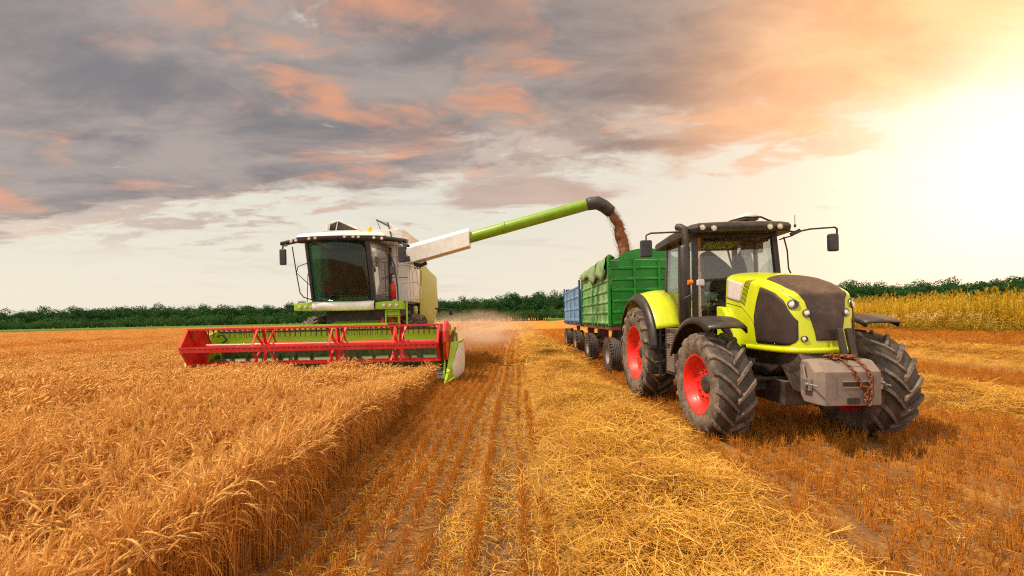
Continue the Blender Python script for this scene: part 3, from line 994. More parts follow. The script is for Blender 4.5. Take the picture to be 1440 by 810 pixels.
# windrows: a heaped mound of straw plus loose straws over it
def windrow(cx, hw, y0, y1, label, dens=60, seed=0, mesh_dy=0.12):
    r_ = np.random.default_rng(seed)
    ys = [y0]
    while ys[-1] < y1: ys.append(ys[-1] + mesh_dy * max(1, ys[-1] / 8))
    ys = np.array(ys)
    xs = np.linspace(cx - hw * 1.12, cx + hw * 1.12, 30)
    X_, Y_ = np.meshgrid(xs, ys)
    Z_ = ground_h(X_, Y_) + windrow_h(X_, Y_) - 0.02
    V_ = np.stack([X_.ravel(), Y_.ravel(), Z_.ravel()], 1)
    nx_, ny_ = len(xs), len(ys)
    I_ = (np.arange(ny_ - 1)[:, None] * nx_ + np.arange(nx_ - 1)[None, :]).ravel()
    core = np_mesh('straw_windrow', V_, np.stack([I_, I_ + 1, I_ + nx_ + 1, I_ + nx_], 1), M_HEAP)
    core.data.polygons.foreach_set('use_smooth', [True] * len(core.data.polygons))
    tag(core, label, 'straw', kind='stuff')
    N_ = int(dens * 2 * hw * min(16, y1 - y0))
    yy = y0 + (min(y1, 20) - y0) * r_.random(N_) ** 1.35
    xx = cx + np.clip(r_.normal(size=N_) * 0.43, -1.25, 1.25) * hw * 1.0
    P1 = np.stack([xx, yy], 1)
    z1 = ground_h(xx, yy) + windrow_h(xx, yy) + r_.random(N_) * 0.04
    A = finish_set(P1, 8, 0, r_, 0.22, 0.8, 1.3, z1)
    N2 = int(4.0 * 2 * hw * max(0, (y1 - 14)) * 0.25)
    yy = 14 * np.exp(r_.random(N2) * math.log(max(y1, 15) / 14)); xx = cx + r_.normal(size=N2) * 0.5 * hw
    P2 = np.stack([xx, yy], 1)
    z2 = ground_h(xx, yy) + windrow_h(xx, yy) + 0.02
    Bq = finish_set(P2, 6, 8, r_, 0.15, 0.8, 1.4, z2)
    C = [np.concatenate([u, v]) for u, v in zip(A, Bq)]
    pr = [p.mesh('s', M_STRAW) for p in straw_n + straw_f]
    for i, p in enumerate(pr): p.name = 'straw_%03d_%d' % (i, seed)
    o = scatter('loose_straw', C[0], C[1], C[2], C[3], pr)
    o.parent = core
    return core
def heap_mat():
    m, t = new_mat('straw_heap')
    g = t.node('ShaderNodeNewGeometry'); P = g.outputs['Position']
    a = t.noise(P, 30, 6, 0.75, 1.2); b = t.noise(P, 3, 4, 0.6)
    c = t.mix(t.smooth(a, 0.35, 0.65), (0.20, 0.075, 0.012), (0.85, 0.48, 0.09))
    c = t.mix(t.smooth(b, 0.4, 0.7, 0, 0.4), c, (0.35, 0.16, 0.04))
    p = principled(t, c, 0.85, 0, Specular_IOR_Level=0.2)
    bump(t, p, a, 1.0, 0.05)
    finish(t, p.outputs[0]); return m
M_HEAP = heap_mat()
windrow(1.28, 1.10, 1.0, 150, 'thick golden straw windrow running away between combine and tractor', 95, 61)
windrow(8.9, 1.2, 3.5, 60, 'straw windrow on the cut ground just right of the tractor', 45, 62)
windrow(16.4, 1.2, 6.0, 60, 'straw windrow nearest the maize on the right', 25, 63)
windrow(-5.9, 1.1, 21.5, 120, 'straw windrow left on the ground behind the combine', 10, 64)
# ---------------------------------------------------------------- maize on the right
def maize_proto(seed):
    r_ = np.random.default_rng(seed); B = TriBag()
    hgt = r_.uniform(2.3, 2.75)
    ts = np.linspace(0, 1, 7)
    lean = r_.normal(size=2) * 0.06
    stem = np.stack([ts * lean[0], ts * lean[1], ts * hgt], 1)
    B.tube(stem, np.linspace(0.016, 0.007, 7), 4)
    for k in range(13):
        z0 = 0.25 + (hgt - 0.4) * k / 13
        a_ = (k % 2) * math.pi + r_.normal() * 0.7
        d = np.array([math.cos(a_), math.sin(a_), 0])
        L = r_.uniform(0.5, 0.85) * (1 - 0.35 * k / 13)
        tt = np.linspace(0, 1, 6)
        up = r_.uniform(0.5, 1.0)
        lp = np.array([lean[0] * z0 / hgt, lean[1] * z0 / hgt, z0]) + np.outer(tt, d) * L * 0.75 + np.outer(up * tt - (up + r_.uniform(0.1, 0.7)) * tt ** 2, [0, 0, L])
        B.ribbon(lp, np.array([0.03, 0.07, 0.075, 0.06, 0.035, 0.004]), np.array([-d[1], d[0], r_.normal() * 0.2]))
    for k in range(7):
        a_ = r_.uniform(0, 6.28); d = np.array([math.cos(a_), math.sin(a_), 0])
        B.ribbon(np.array([stem[-1], stem[-1] + d * 0.05 + [0, 0, 0.13], stem[-1] + d * 0.12 + [0, 0, 0.26]]), np.array([0.01, 0.012, 0.003]), np.array([-d[1], d[0], 0]))
    return B
M_MAIZE = plant_mat('maize_leaves', (0.40, 0.29, 0.015), (0.88, 0.58, 0.05), trans=0.5, scale=0.25, rough=0.5)
prot = [maize_proto(700 + i).mesh('m', M_MAIZE) for i in range(7)]
for i, p in enumerate(prot): p.name = 'maize_%03d' % i
r_ = np.random.default_rng(71)
pts = []
for i in range(14):
    x0 = 26.0 + i * 0.7
    y1 = 190 if i < 8 else 120
    ys = np.arange(6, y1, 0.17 if i < 5 else 0.3); ys = ys + r_.normal(size=len(ys)) * 0.05
    pts.append(np.stack([x0 + r_.normal(size=len(ys)) * 0.08, ys], 1))
P_ = np.concatenate(pts)
n = 5000
P_ = np.concatenate([P_, np.stack([r_.uniform(36, 110, n), r_.uniform(8, 150, n)], 1)])
a = finish_set(P_, 7, 0, r_, 0.05, 0.74, 0.92)
maize = scatter('maize_crop', *a, prot)
tag(maize, 'tall green and yellow maize standing along the right edge', 'maize', kind='stuff')

# white flowering weeds at the foot of the maize
def umbel_proto(seed):
    r_ = np.random.default_rng(seed); B = TriBag()
    h_ = r_.uniform(0.5, 1.0)
    B.tube(np.array([[0, 0, 0], [0.02, 0.01, h_ * 0.6], [0.03, 0.02, h_]]), np.array([0.006, 0.004, 0.003]))
    for k in range(9):
        z0 = r_.uniform(0.1, 0.8) * h_; a_ = r_.uniform(0, 6.28); d = np.array([math.cos(a_), math.sin(a_), 0.3])
        B.ribbon(np.array([[0, 0, z0], d * 0.12 + [0, 0, z0], d * 0.24 + [0, 0, z0 - 0.05]]), np.array([0.01, 0.05, 0.005]), np.array([-d[1], d[0], 0.2]))
    return B
def umbel_top(seed):
    r_ = np.random.default_rng(seed); B = TriBag()
    h_ = 0.85
    for k in range(34):
        c = np.array([r_.normal() * 0.10, r_.normal() * 0.10, h_ + r_.normal() * 0.09])
        s_ = 0.035
        B.ribbon(np.array([c - [s_ / 2, 0, 0], c + [s_ / 2, 0, r_.normal() * 0.01]]), np.array([s_, s_]), np.array([0, 1.0, r_.normal() * 0.5]))
    return B
M_WEED = plant_mat('weed_leaves', (0.22, 0.22, 0.02), (0.55, 0.38, 0.06), trans=0.4)
M_UMB = plant_mat('umbel_flowers', (0.72, 0.55, 0.22), (0.85, 0.72, 0.38), trans=0.4)
prot = [umbel_proto(800 + i).mesh('m', M_WEED) for i in range(4)] + [umbel_top(820 + i).mesh('m', M_UMB) for i in range(4)]
for i, p in enumerate(prot): p.name = 'umbel_%03d' % i
n = 1100
ys = 7 + 60 * r_.random(n) ** 1.6
xs = 25.1 + r_.normal(size=n) * 0.7
P1 = np.stack([xs, ys], 1)
a = finish_set(P1, 4, 0, r_, 0.08, 0.8, 1.3)
sel = (wave(91, P1, 3.0) > 0.5) & (r_.random(n) < 0.25)
P2 = P1[sel] ; b = [a[0][sel].copy(), a[1][sel].copy(), a[2][sel].copy(), r_.integers(4, 8, sel.sum())]
C = [np.concatenate([u, v]) for u, v in zip(a, b)]
weeds = scatter('wild_flowers', *C, prot)
tag(weeds, 'pale flowering weeds along the foot of the maize', 'weeds', kind='stuff')

# ---------------------------------------------------------------- woodland on the skyline
def tree_proto(seed, hgt, wid, nleaf=1900, leaf=0.50):
    r_ = np.random.default_rng(seed); B = TriBag()
    nb = 16
    cs = []
    for k in range(nb):
        a_ = r_.uniform(0, 6.28); q_ = math.sqrt(r_.random()) * wid * 0.34
        z_ = r_.uniform(0.22, 0.86) * hgt
        q_ *= 1.15 - abs(z_ / hgt - 0.5) * 1.1
        cs.append((q_ * math.cos(a_), q_ * math.sin(a_), z_, r_.uniform(0.14, 0.24) * wid))
    cs = np.array(cs)
    k = r_.integers(0, nb, nleaf)
    d = r_.normal(size=(nleaf, 3)); d /= np.linalg.norm(d, axis=1)[:, None]
    rad = cs[k, 3] * (0.65 + 0.45 * r_.random(nleaf))
    c = cs[k, :3] + d * rad[:, None]
    c[:, 2] = np.maximum(c[:, 2], 0.3)
    nrm = d + r_.normal(size=(nleaf, 3)) * 0.6
    nrm /= np.linalg.norm(nrm, axis=1)[:, None]
    t1 = np.cross(nrm, r_.normal(size=(nleaf, 3))); t1 /= np.linalg.norm(t1, axis=1)[:, None]
    t2 = np.cross(nrm, t1)
    s_ = leaf * r_.uniform(0.6, 1.4, nleaf)[:, None]
    v = np.stack([c - t1 * s_ * 0.5, c - t2 * s_ * 0.35, c + t1 * s_ * 0.5, c + t2 * s_ * 0.35], 1).reshape(-1, 3)
    B.v.append(v); B.f.append(np.arange(nleaf * 4).reshape(-1, 4)); B.k += nleaf * 4
    B.tube(np.array([[0, 0, -0.3], [0.1, 0, hgt * 0.4], [0.15, 0.1, hgt * 0.75]]), np.array([0.28, 0.2, 0.08]), 5)
    for k2 in range(6):
        B.tube(np.array([[0.1, 0, hgt * 0.35], cs[k2, :3] * [0.6, 0.6, 0.8], cs[k2, :3]]), np.array([0.12, 0.08, 0.03]), 4)
    return B
M_TREE = plant_mat('woodland_leaves', (0.006, 0.055, 0.010), (0.034, 0.125, 0.024), trans=0.2, scale=0.03, rough=0.7)
M_TREE2 = plant_mat('bush_leaves', (0.025, 0.10, 0.018), (0.080, 0.20, 0.050), trans=0.25, scale=0.05, rough=0.7)
prot = [tree_proto(900 + i, r__[0], r__[1]).mesh('t', M_TREE) for i, r__ in enumerate([(12, 8), (13, 9), (11, 9), (12.5, 7.5), (11.5, 8.5), (13.5, 8.5)])]
prot += [tree_proto(950 + i, 6.5, 8.5, 900, 0.4).mesh('t', M_TREE2) for i in range(4)]
for i, p in enumerate(prot): p.name = 'tree_%03d' % i
P1, T1, S1 = [], [], []
def wood_y(x): return 232 + 0.02 * x + 6 * math.sin(x * 0.02) 
for row in range(6):
    x = -420.0 + row * 2
    while x < 560:
        hs = 1.0 + 0.22 * float(sstep(-160, -20, np.array(x))) + 0.12 * math.sin(x * 0.031) * math.sin(x * 0.011 + 2)
        hs += 0.25 * float(sstep(150, 230, np.array(x)))
        P1.append((x + r_.normal() * 1.2, wood_y(x) + row * 6 + r_.normal() * 1.5 + 4, 0)); T1.append(r_.integers(0, 6)); S1.append(hs * r_.uniform(0.84, 1.12) * (0.92 + 0.04 * row))
        x += r_.uniform(3.6, 5.4)
x = -420.0
while x < 560:
    if True:
        P1.append((x, wood_y(x) - 1 + r_.normal() * 1.0, 0)); T1.append(r_.integers(6, 10)); S1.append(r_.uniform(0.8, 1.2))
    x += r_.uniform(2.6, 4.6)
P1 = np.array(P1, float); n = len(P1)
P1[:, 2] = ground_h(P1[:, 0], P1[:, 1]) * 0
rot = np.stack([np.zeros(n), np.zeros(n), r_.uniform(0, 6.28, n)], 1)
S1 = np.array(S1)
wood = scatter('woodland', P1, rot, np.stack([S1 * 1.1, S1 * 1.1, S1], 1), np.array(T1), prot)
tag(wood, 'long dark green wood along the far edge of the field', 'woodland', kind='stuff')

# nearer shrubs over the maize on the right skyline
# strip of green crop before the wood
M_GRASS = plant_mat('green_strip', (0.07, 0.17, 0.02), (0.13, 0.26, 0.04), trans=0.2, scale=0.1)
mb = MB()
def strip(x0, x1, y0, y1, h_):
    n_ = 40
    g_ = []
    for (yy, zz) in ((y0, 0.0), (y0 + 0.3, h_ * 0.9), (y0 + 2, h_), (y1, h_)):
        g_.append([(x0 + (x1 - x0) * i / n_, yy, zz + 0.06 * math.sin(i * 1.7)) for i in range(n_ + 1)])
    mb.grid(g_)
strip(-400, -62, 195, 226, 1.35)
strip(14, 60, 185, 222, 1.3)
gs = mb.build('green_crop_strip', M_GRASS)
tag(gs, 'thin strip of green crop below the far wood', 'crop', kind='stuff')
XC = 4.17
_hs = [0, .25, .45, .62, .74, .85, .93, 1]
_hw = [.50, .53, .53, .515, .46, .34, .18, 0]
_hy = [7.0, 6.4, 5.95, 5.65, 5.45, 5.36, 5.325, 5.31]
_dy = [0, .02, .05, .2, .33, .40, .43, .45]
def hood_S(s, t, side=-1, off=0.0):
    """point on the bonnet skin; s runs rear -> nose, t bottom -> spine"""
    w0 = np.interp(s, _hs, _hw); y0 = np.interp(s, _hs, _hy)
    # soften the plan corners
    ws = np.mean([np.interp(np.clip(s + d, 0, 1), _hs, _hw) for d in (-.06, -.03, 0, .03, .06)], 0) if 0.3 < s < 0.97 else w0
    ys = np.mean([np.interp(np.clip(s + d, 0, 1), _hs, _hy) for d in (-.06, -.03, 0, .03, .06)], 0) if 0.3 < s < 0.97 else y0
    w0, y0 = ws, ys
    zb = np.interp(y0, [5.3, 6.5, 7.0], [1.37, 1.36, 1.45])
    zt = np.interp(y0, [5.31, 5.45, 5.65, 6.0, 6.4, 7.0], [2.07, 2.09, 2.15, 2.27, 2.37, 2.46])
    T = 0.66
    if t <= T:
        q = t / T
        k = 1 - 0.05 * q ** 3
        nose = np.interp(s, [.6, 1], [0, 1])
        w = w0 * k; y = y0 + nose * (0.03 * q + 0.05 * q ** 4); z = zb + (zt - zb) * q
        if q < 0.1: w = w0 * (0.97 + 0.3 * q)
    else:
        q = (t - T) / (1 - T)
        a = q * math.pi / 2
        y1 = y0 + np.interp(s, [.6, 1], [0, .08])
        y = y1 + (1 - math.cos(a)) * (np.interp(s, _hs, _dy) - np.interp(s, [.6, 1], [0, .08]))
        w = w0 * 0.95 * math.cos(a) ** 0.8 if q < 1 else 0.0
        zs = np.interp(y, [5.5, 5.76, 6.0, 6.4, 7.0], [2.22, 2.34, 2.42, 2.52, 2.60])
        z = zt + (zs - zt) * (math.sin(a) ** 0.8 if q > 0 else 0)
    return Vector((XC + side * w, y, z))
def hood_P(s, t, side=-1, off=0.006):
    e = 0.004
    p = hood_S(s, t, side)
    ds = hood_S(min(1, s + e), t, side) - hood_S(max(0, s - e), t, side)
    dt = hood_S(s, min(1, t + e), side) - hood_S(s, max(0, t - e), side)
    n = ds.cross(dt) * (1 if side < 0 else -1)
    if n.length < 1e-9: n = Vector((0, -1, 0))
    n.normalize()
    c = Vector((XC, 6.6, 1.7))
    if n.dot(p - c) < 0: n = -n
    return p + n * off
# ================================================================ tractor
tractor = empty('tractor', (XC, 7.6, 0))
tag(tractor, 'big lime green tractor with red wheel rims and a grey front weight', 'tractor')
FY, RY = 6.25, 9.25
add_wheel(tractor, (3.03, FY, 0.79), 0.81, 0.56, 0.455, -1, 18, 0.048)
add_wheel(tractor, (5.33, FY, 0.79), 0.81, 0.56, 0.455, 1, 18, 0.048)
add_wheel(tractor, (2.99, RY, 1.03), 1.05, 0.66, 0.60, -1, 20, 0.055)
add_wheel(tractor, (5.35, RY, 1.03), 1.05, 0.66, 0.60, 1, 20, 0.055)

# bonnet skin
m = MB()
for side in (-1, 1):
    m.grid([[hood_S(s, t, side) for t in np.linspace(0, 1, 46)] for s in np.linspace(0, 1, 60)])
hood = m.build('hood', M_LIME, tractor)
sol = hood.modifiers.new('solid', 'SOLIDIFY'); sol.thickness = 0.006; sol.offset = -1
def strip_panel(knots, side, off=0.006, n=24, nt=14):
    """knots: (s, t_low, t_high) along s"""
    ss = np.linspace(knots[0][0], knots[-1][0], n)
    lo = np.interp(ss, [k[0] for k in knots], [k[1] for k in knots])
    hi = np.interp(ss, [k[0] for k in knots], [k[2] for k in knots])
    return [[hood_P(s, l + (h_ - l) * j / (nt - 1), side, off) for j in range(nt)] for s, l, h_ in zip(ss, lo, hi)]
def quad_panel(c4, side, off=0.006, n=8, nt=8):
    (a, b, c, d) = c4
    out = []
    for i in range(n):
        u = i / (n - 1)
        p0 = (a[0] + (b[0] - a[0]) * u, a[1] + (b[1] - a[1]) * u)
        p1 = (d[0] + (c[0] - d[0]) * u, d[1] + (c[1] - d[1]) * u)
        out.append([hood_P(p0[0] + (p1[0] - p0[0]) * j / (nt - 1), p0[1] + (p1[1] - p0[1]) * j / (nt - 1), side, off) for j in range(nt)])
    return out
HB = M_BLACK
for side in (-1, 1):
    m = MB(); m.grid(strip_panel([(.375, .26, .34), (.40, .05, .50), (.435, .05, .668), (.52, .052, .672), (.61, .054, .665), (.70, .055, .61), (.745, .06, .50), (.80, .10, .40), (.82, .14, .37)], side, .007, 40), thick=0.006)
    m.build('side_grille', M_MESHBLK, tractor)
    m = MB(); m.grid(quad_panel([(.02, .46), (.20, .45), (.235, .655), (.02, .70)], side, .006), thick=0.005)
    m.build('side_panel', M_GREYP, tractor)
    for k in range(5):
        m = MB(); q = k / 4
        s0 = .205 + .052 * q; s1 = .272 + .062 * q
        m.grid(quad_panel([(s0, .455 - .03 * q), (s0 + .0045, .450 - .03 * q), (s1 + .0045, .715 + .055 * q), (s1, .72 + .055 * q)], side, .003, 3, 10), thick=0.004)
        m.build('vent_slot', M_BLACK, tractor)
    # lamp bezels and lamps
    for (s, t, r) in ((.885, .467, .040), (.785, .575, .046), (.86, .142, .030)):
        p = hood_P(s, t, side, .010)
        bz = MB(); bz.disc(hood_P(s, t, side, .009), (hood_P(s, t, side, .05) - hood_P(s, t, side, 0)), r * 1.45, .012, 22); bz.build('lamp_bezel', M_BLACK, tractor)
        nrm = (hood_P(s, t, side, .05) - hood_P(s, t, side, 0)) + Vector((0, -.05, 0.0))
        lamp(tractor, p, nrm, r)
for side in (-1, 1):
    for kn in ([(.0, .405, .412), (.22, .405, .412), (.34, .30, .307), (.40, .16, .167)],):
        m = MB(); m.grid(strip_panel(kn, side, .002, 26, 2), thick=.003, smooth=False); m.build('panel_gap', M_BLACK, tractor)
    m = MB(); m.grid(quad_panel([(.62, .80), (.625, .80), (.84, .60), (.835, .60)], side, .002, 2, 12), thick=.003); m.build('panel_gap', M_BLACK, tractor)
# dark centre panel: over the top and down the nose
for_l = []
LB = [(.42, .833), (.52, .83), (.635, .825), (.72, .81), (.79, .792), (.835, .71), (.875, .62), (.90, .425), (.925, .217), (.93, .12)]
CB = [(.36, 1.0), (.52, 1.0), (.72, 1.0), (.90, 1.0), (1.0, .97), (1.0, .84), (1.0, .66), (1.0, .44), (1.0, .22), (1.0, .12)]
ks = np.linspace(0, len(LB) - 1, 46)
def ip(A, k): return (np.interp(k, range(len(A)), [a[0] for a in A]), np.interp(k, range(len(A)), [a[1] for a in A]))
g1 = []
for k in ks:
    a, b = ip(LB, k), ip(CB, k)
    left = [hood_P(a[0] + (b[0] - a[0]) * u, a[1] + (b[1] - a[1]) * u, -1, .007) for u in np.linspace(0, .985, 14)]
    right = [hood_P(a[0] + (b[0] - a[0]) * u, a[1] + (b[1] - a[1]) * u, 1, .007) for u in np.linspace(.985, 0, 14)]
    g1.append(left + right)
m = MB(); m.grid(g1, thick=0.004); m.build('front_grille', M_BROWNBLK, tractor)
# lower rim of the bonnet
m = MB()
rim_pts = [hood_S(s, 0, -1, 0) + Vector((-.004 if s < .9 else 0, -.006 if s > .7 else 0, 0.0)) for s in np.linspace(.28, 1, 26)]
rim_pts += [hood_S(s, 0, 1, 0) + Vector((.004 if s < .9 else 0, -.006 if s > .7 else 0, 0.0)) for s in np.linspace(.97, .28, 25)]
g = []
for (dz_, dn) in ((0.035, 0.0), (.03, .018), (-.02, .02), (-.045, 0.0), (-.04, -.03)):
    g.append([p + (Vector((p.x - XC, p.y - 6.2, 0)).normalized() * dn) + Vector((0, 0, dz_)) for p in rim_pts])
m.grid(g); m.build('hood_sill', M_LIME, tractor)
# lower side cowl behind the front wheel (lime with dark intake)
for side in (-1, 1):
    X = lambda w: XC + side * w
    m = MB()
    pts = [(7.15, 2.02), (6.95, 2.0), (6.62, 1.62), (6.5, 1.33), (7.0, 1.30), (7.15, 1.4)]
    m.prism([(X(.50), y, z) for y, z in pts], (side * .09, 0, 0)); m.build('side_cowl', M_LIME, tractor, bevel=.02)
    m = MB(); pts = [(6.93, 1.62), (6.78, 1.72), (6.62, 1.55), (6.56, 1.36), (6.72, 1.34)]
    m.prism([(X(.592), y, z) for y, z in pts], (side * .01, 0, 0)); m.build('intake_grille', M_MESHBLK, tractor)
# engine block & chassis under the bonnet
m = MB()
m.box((XC, 6.5, 1.22), (.62, 2.1, .34)); m.box((XC, 7.2, 1.05), (.55, 1.4, .7))
m.prism([(XC - .38, 5.38, 1.335), (XC - .38, 6.7, 1.335), (XC - .38, 6.7, 1.05), (XC - .38, 6.1, .93), (XC - .38, 5.75, 1.12), (XC - .38, 5.5, .80), (XC - .38, 5.34, .80), (XC - .38, 5.30, 1.25)], (.76, 0, 0))
m.box((XC, 8.6, 1.0), (.8, 1.7, .8))
m.build('chassis', M_CHASSIS, tractor, bevel=.02)
m = MB()
m.hexa([(3.35, 6.12, .70), (5.0, 6.12, .70), (5.0, 6.42, .70), (3.35, 6.42, .70), (3.35, 6.15, .90), (5.0, 6.15, .90), (5.0, 6.4, .90), (3.35, 6.4, .90)])
m.box((XC, 6.1, .72), (.7, .75, .34)); m.tube([(3.2, 6.25, .79), (3.5, 6.25, .79)], .14, 16); m.tube([(4.85, 6.25, .79), (5.15, 6.25, .79)], .14, 16)
m.tube([(3.45, 5.98, .9), (4.9, 5.98, .9)], .03, 8); m.tube([(3.45, 6.55, .86), (3.9, 6.7, 1.1)], .035, 8)
m.build('front_axle', M_CHASSIS, tractor, bevel=.015)
m = MB(); m.tube([(3.2, RY, 1.03), (5.1, RY, 1.03)], .19, 18); m.build('rear_axle', M_CHASSIS, tractor)
for x in (-.34, .34):
    m = MB()
    m.prism([(XC + x - .02, 5.34, 1.30), (XC + x - .02, 5.50, 1.30), (XC + x - .02, 5.5, .86), (XC + x - .02, 5.34, .82), (XC + x - .02, 5.26, .95)], (.04, 0, 0))
    for z in (.95, 1.03, 1.12, 1.2): m.tube([(XC + x - .035, 5.38, z), (XC + x + .035, 5.38, z)], .014, 6)
    m.build('mounting_plate', M_CHASSIS, tractor, bevel=.006)
    m = MB(); m.beam((XC + x * .95, 5.42, 1.0), (XC + x * 1.02, 5.02, .92), .06, .10); m.build('linkage_arm', M_CHASSIS, tractor, bevel=.01)
for x in (.06, .18):
    m = MB(); m.beam((XC + x, 5.24, 1.66), (XC + x, 5.14, 1.24), .075, .05); m.build('linkage_post', M_BROWNBLK, tractor, bevel=.008)

# front weight
m = MB()
prof = [(4.97, .70), (4.97, 1.13), (5.09, 1.255), (5.27, 1.27), (5.30, 1.2), (5.30, .80), (5.24, .70)]
x0, x1 = XC - .42, XC + .42
# body with chamfered vertical front corners
bot = []
def sec(x, inset): return [(x, y + (inset if y < 5.2 else 0), z - (inset * .2 if z > 1.1 else 0) + (inset * .2 if z < .8 else 0)) for y, z in prof]
secs = [sec(x0, .07), sec(x0 + .075, 0), sec(x1 - .075, 0), sec(x1, .07)]
np_ = len(prof)
vv = [p for q in secs for p in q]
ff = [tuple(range(np_))[::-1], tuple(range(3 * np_, 4 * np_))]
for k in range(3):
    for j in range(np_):
        ff.append((k * np_ + j, k * np_ + (j + 1) % np_, (k + 1) * np_ + (j + 1) % np_, (k + 1) * np_ + j))
m.add(vv, ff)
weight = m.build('front_weight', M_WEIGHT, tractor, bevel=.012)
m = MB()
for (xa, xb, za, zb) in ((-.12, .20, .945, 1.0), (-.07, .08, .725, .80)):
    m.box2((XC + xa, 4.955, za), (XC + xb, 4.972, zb))
m.build('slot', M_BLACK, weight)
m = MB(); m.box2((XC - .12, 4.945, .925), (XC + .20, 4.968, .943)); m.box2((XC - .12, 4.945, 1.002), (XC + .20, 4.968, 1.012))
for xa in (-.235, .26):
    m.box2((XC + xa, 4.962, .80), (XC + xa + .012, 4.969, 1.09))
m.box2((XC + .0, 5.02, 1.165), (XC + .16, 5.10, 1.19))
m.build('cast_rib', M_WEIGHT, weight)
for s in (-1, 1):
    xx = x0 - .03 if s < 0 else x1 + .03
    m = MB(); m.box((xx, 5.14, .955), (.05, .13, .15)); m.tube([(xx - .06, 5.10, .96), (xx + .06, 5.10, .96)], .022, 10); m.tube([(xx - .01, 5.07, .96), (xx - .01, 4.93, .955)], .012, 8)
    m.tube([(xx, 5.16, 1.03), (xx, 5.2, 1.2)], .012, 8)
    m.build('lock_pin', M_STEEL, weight, bevel=.005)

# front mudguards
def arc_guard(cx0, cx1, cy, cz, r, a0, a1, mat, name, thick=.025, lip=0.08, n=22, taper=None):
    g = []
    for i in range(n + 1):
        a = R(a0 + (a1 - a0) * i / n)
        row = []
        for (u, dr) in ((0, -lip), (.03, 0.0), (.5, .012), (.97, 0.0), (1, -lip)):
            x = cx0 + (cx1 - cx0) * u
            rr = r + dr
            row.append((x, cy - rr * math.cos(a), cz + rr * math.sin(a)))
        g.append(row)
    m = MB(); m.grid(g, thick=thick)
    return m.build(name, mat, tractor)
arc_guard(2.76, 3.30, FY, .79, 1.03, 58, 158, M_BLACK, 'front_fender')
arc_guard(5.56, 5.06, FY, .79, 1.05, 62, 150, M_BLACK, 'front_fender')
for s in (-1, 1):
    m = MB(); m.tube([(XC + s * .75, FY, .95), (XC + s * .80, FY + .05, 1.5), (XC + s * 1.0, FY + .1, 1.76)], .025, 8); m.build('fender_bracket', M_CHASSIS, tractor)

# rear mudguards: lime crown with black outer flare
for s in (-1, 1):
    def rg(x0_, x1_, mat, name, a0, a1, r0, lip):
        g = []
        for i in range(31):
            a = R(a0 + (a1 - a0) * i / 30)
            row = []
            for u in (0, .06, .3, .6, 1):
                x = XC + s * (x0_ + (x1_ - x0_) * u)
                rr = r0 - (lip if u == 0 else 0) + .10 * math.sin(u * math.pi / 2)
                row.append((x, RY - rr * math.cos(a) * 1.0, 1.08 + rr * math.sin(a)))
            g.append(row)
        m = MB(); m.grid(g, thick=.02); return m.build(name, mat, tractor)
    rg(1.36, .84, M_LIME, 'rear_fender', 24, 150, 1.27, .02)
    rg(1.47, 1.355, M_BLACK, 'fender_flare', 5, 160, 1.19, .05)
    # inner side wall of the guard
    m = MB(); m.prism([(XC + s * .84, RY - 1.36 * math.cos(R(a)), 1.08 + 1.36 * math.sin(R(a))) for a in range(24, 151, 9)] + [(XC + s * .84, 9.9, 1.5), (XC + s * .84, 8.2, 1.45)], (s * .02, 0, 0))
    m.build('fender_wall', M_BLACK, tractor)

# cab
cl, cr = 3.28, 4.90
cabC = (cl + cr) / 2
YA, YB_, YR = 7.38, 8.05, 8.78
zf, zr = 1.60, 3.36
m = MB(); m.box2((cl + .05, 7.42, 1.30), (cr - .05, 8.85, 1.62)); m.build('cab_floor', M_BLACK, tractor, bevel=.02)
def pillar(p, q, w_, d_, name='cab_pillar'):
    m = MB(); m.beam(p, q, w_, d_); m.build(name, M_BLACK, tractor, bevel=.012)
pillar((cl + .02, YA, 1.55), (cl + .06, YA + .04, zr), .10, .08)
pillar((cr - .0, YA, 1.9), (cr - .10, YA + .04, zr), .10, .08)
for x in (cl + .01, cr - .01):
    sgn = 1 if x < 4 else -1
    pillar((x, YB_, 1.5), (x + sgn * .04, YB_ + .02, zr), .06, .07)
    pillar((x + sgn * .02, YR + .05, 1.9), (x + sgn * .08, YR - .02, zr), .08, .10)
for (p, q) in (((cl + .04, YA, 1.62), (cr - .04, YA, 1.62)), ((cl + .06, YR, 2.15), (cr - .06, YR, 2.15)), ((cl + .06, YA + .03, 3.33), (cr - .08, YA + .03, 3.33)), ((cl + .08, YR, 3.3), (cr - .08, YR, 3.3)),
               ((cl + .04, YA, 2.50), (cl + .75, YA, 2.53))):
    m = MB(); m.beam(p, q, .05, .05); m.build('cab_rail', M_BLACK, tractor, bevel=.008)
m = MB(); m.grid([[(cl + .08 + (cr - cl - .18) * u, YA + .01 - .05 * math.sin(math.pi * u) + .03 * v, 1.66 + (3.31 - 1.66) * v) for u in np.linspace(0, 1, 9)] for v in np.linspace(0, 1, 5)], thick=.006)
m.build('windscreen', M_GLASS, tractor)
m = MB(); m.box2((cl + .1, YR + .004, 2.2), (cr - .1, YR + .010, 3.28)); m.build('rear_window', M_GLASS, tractor)
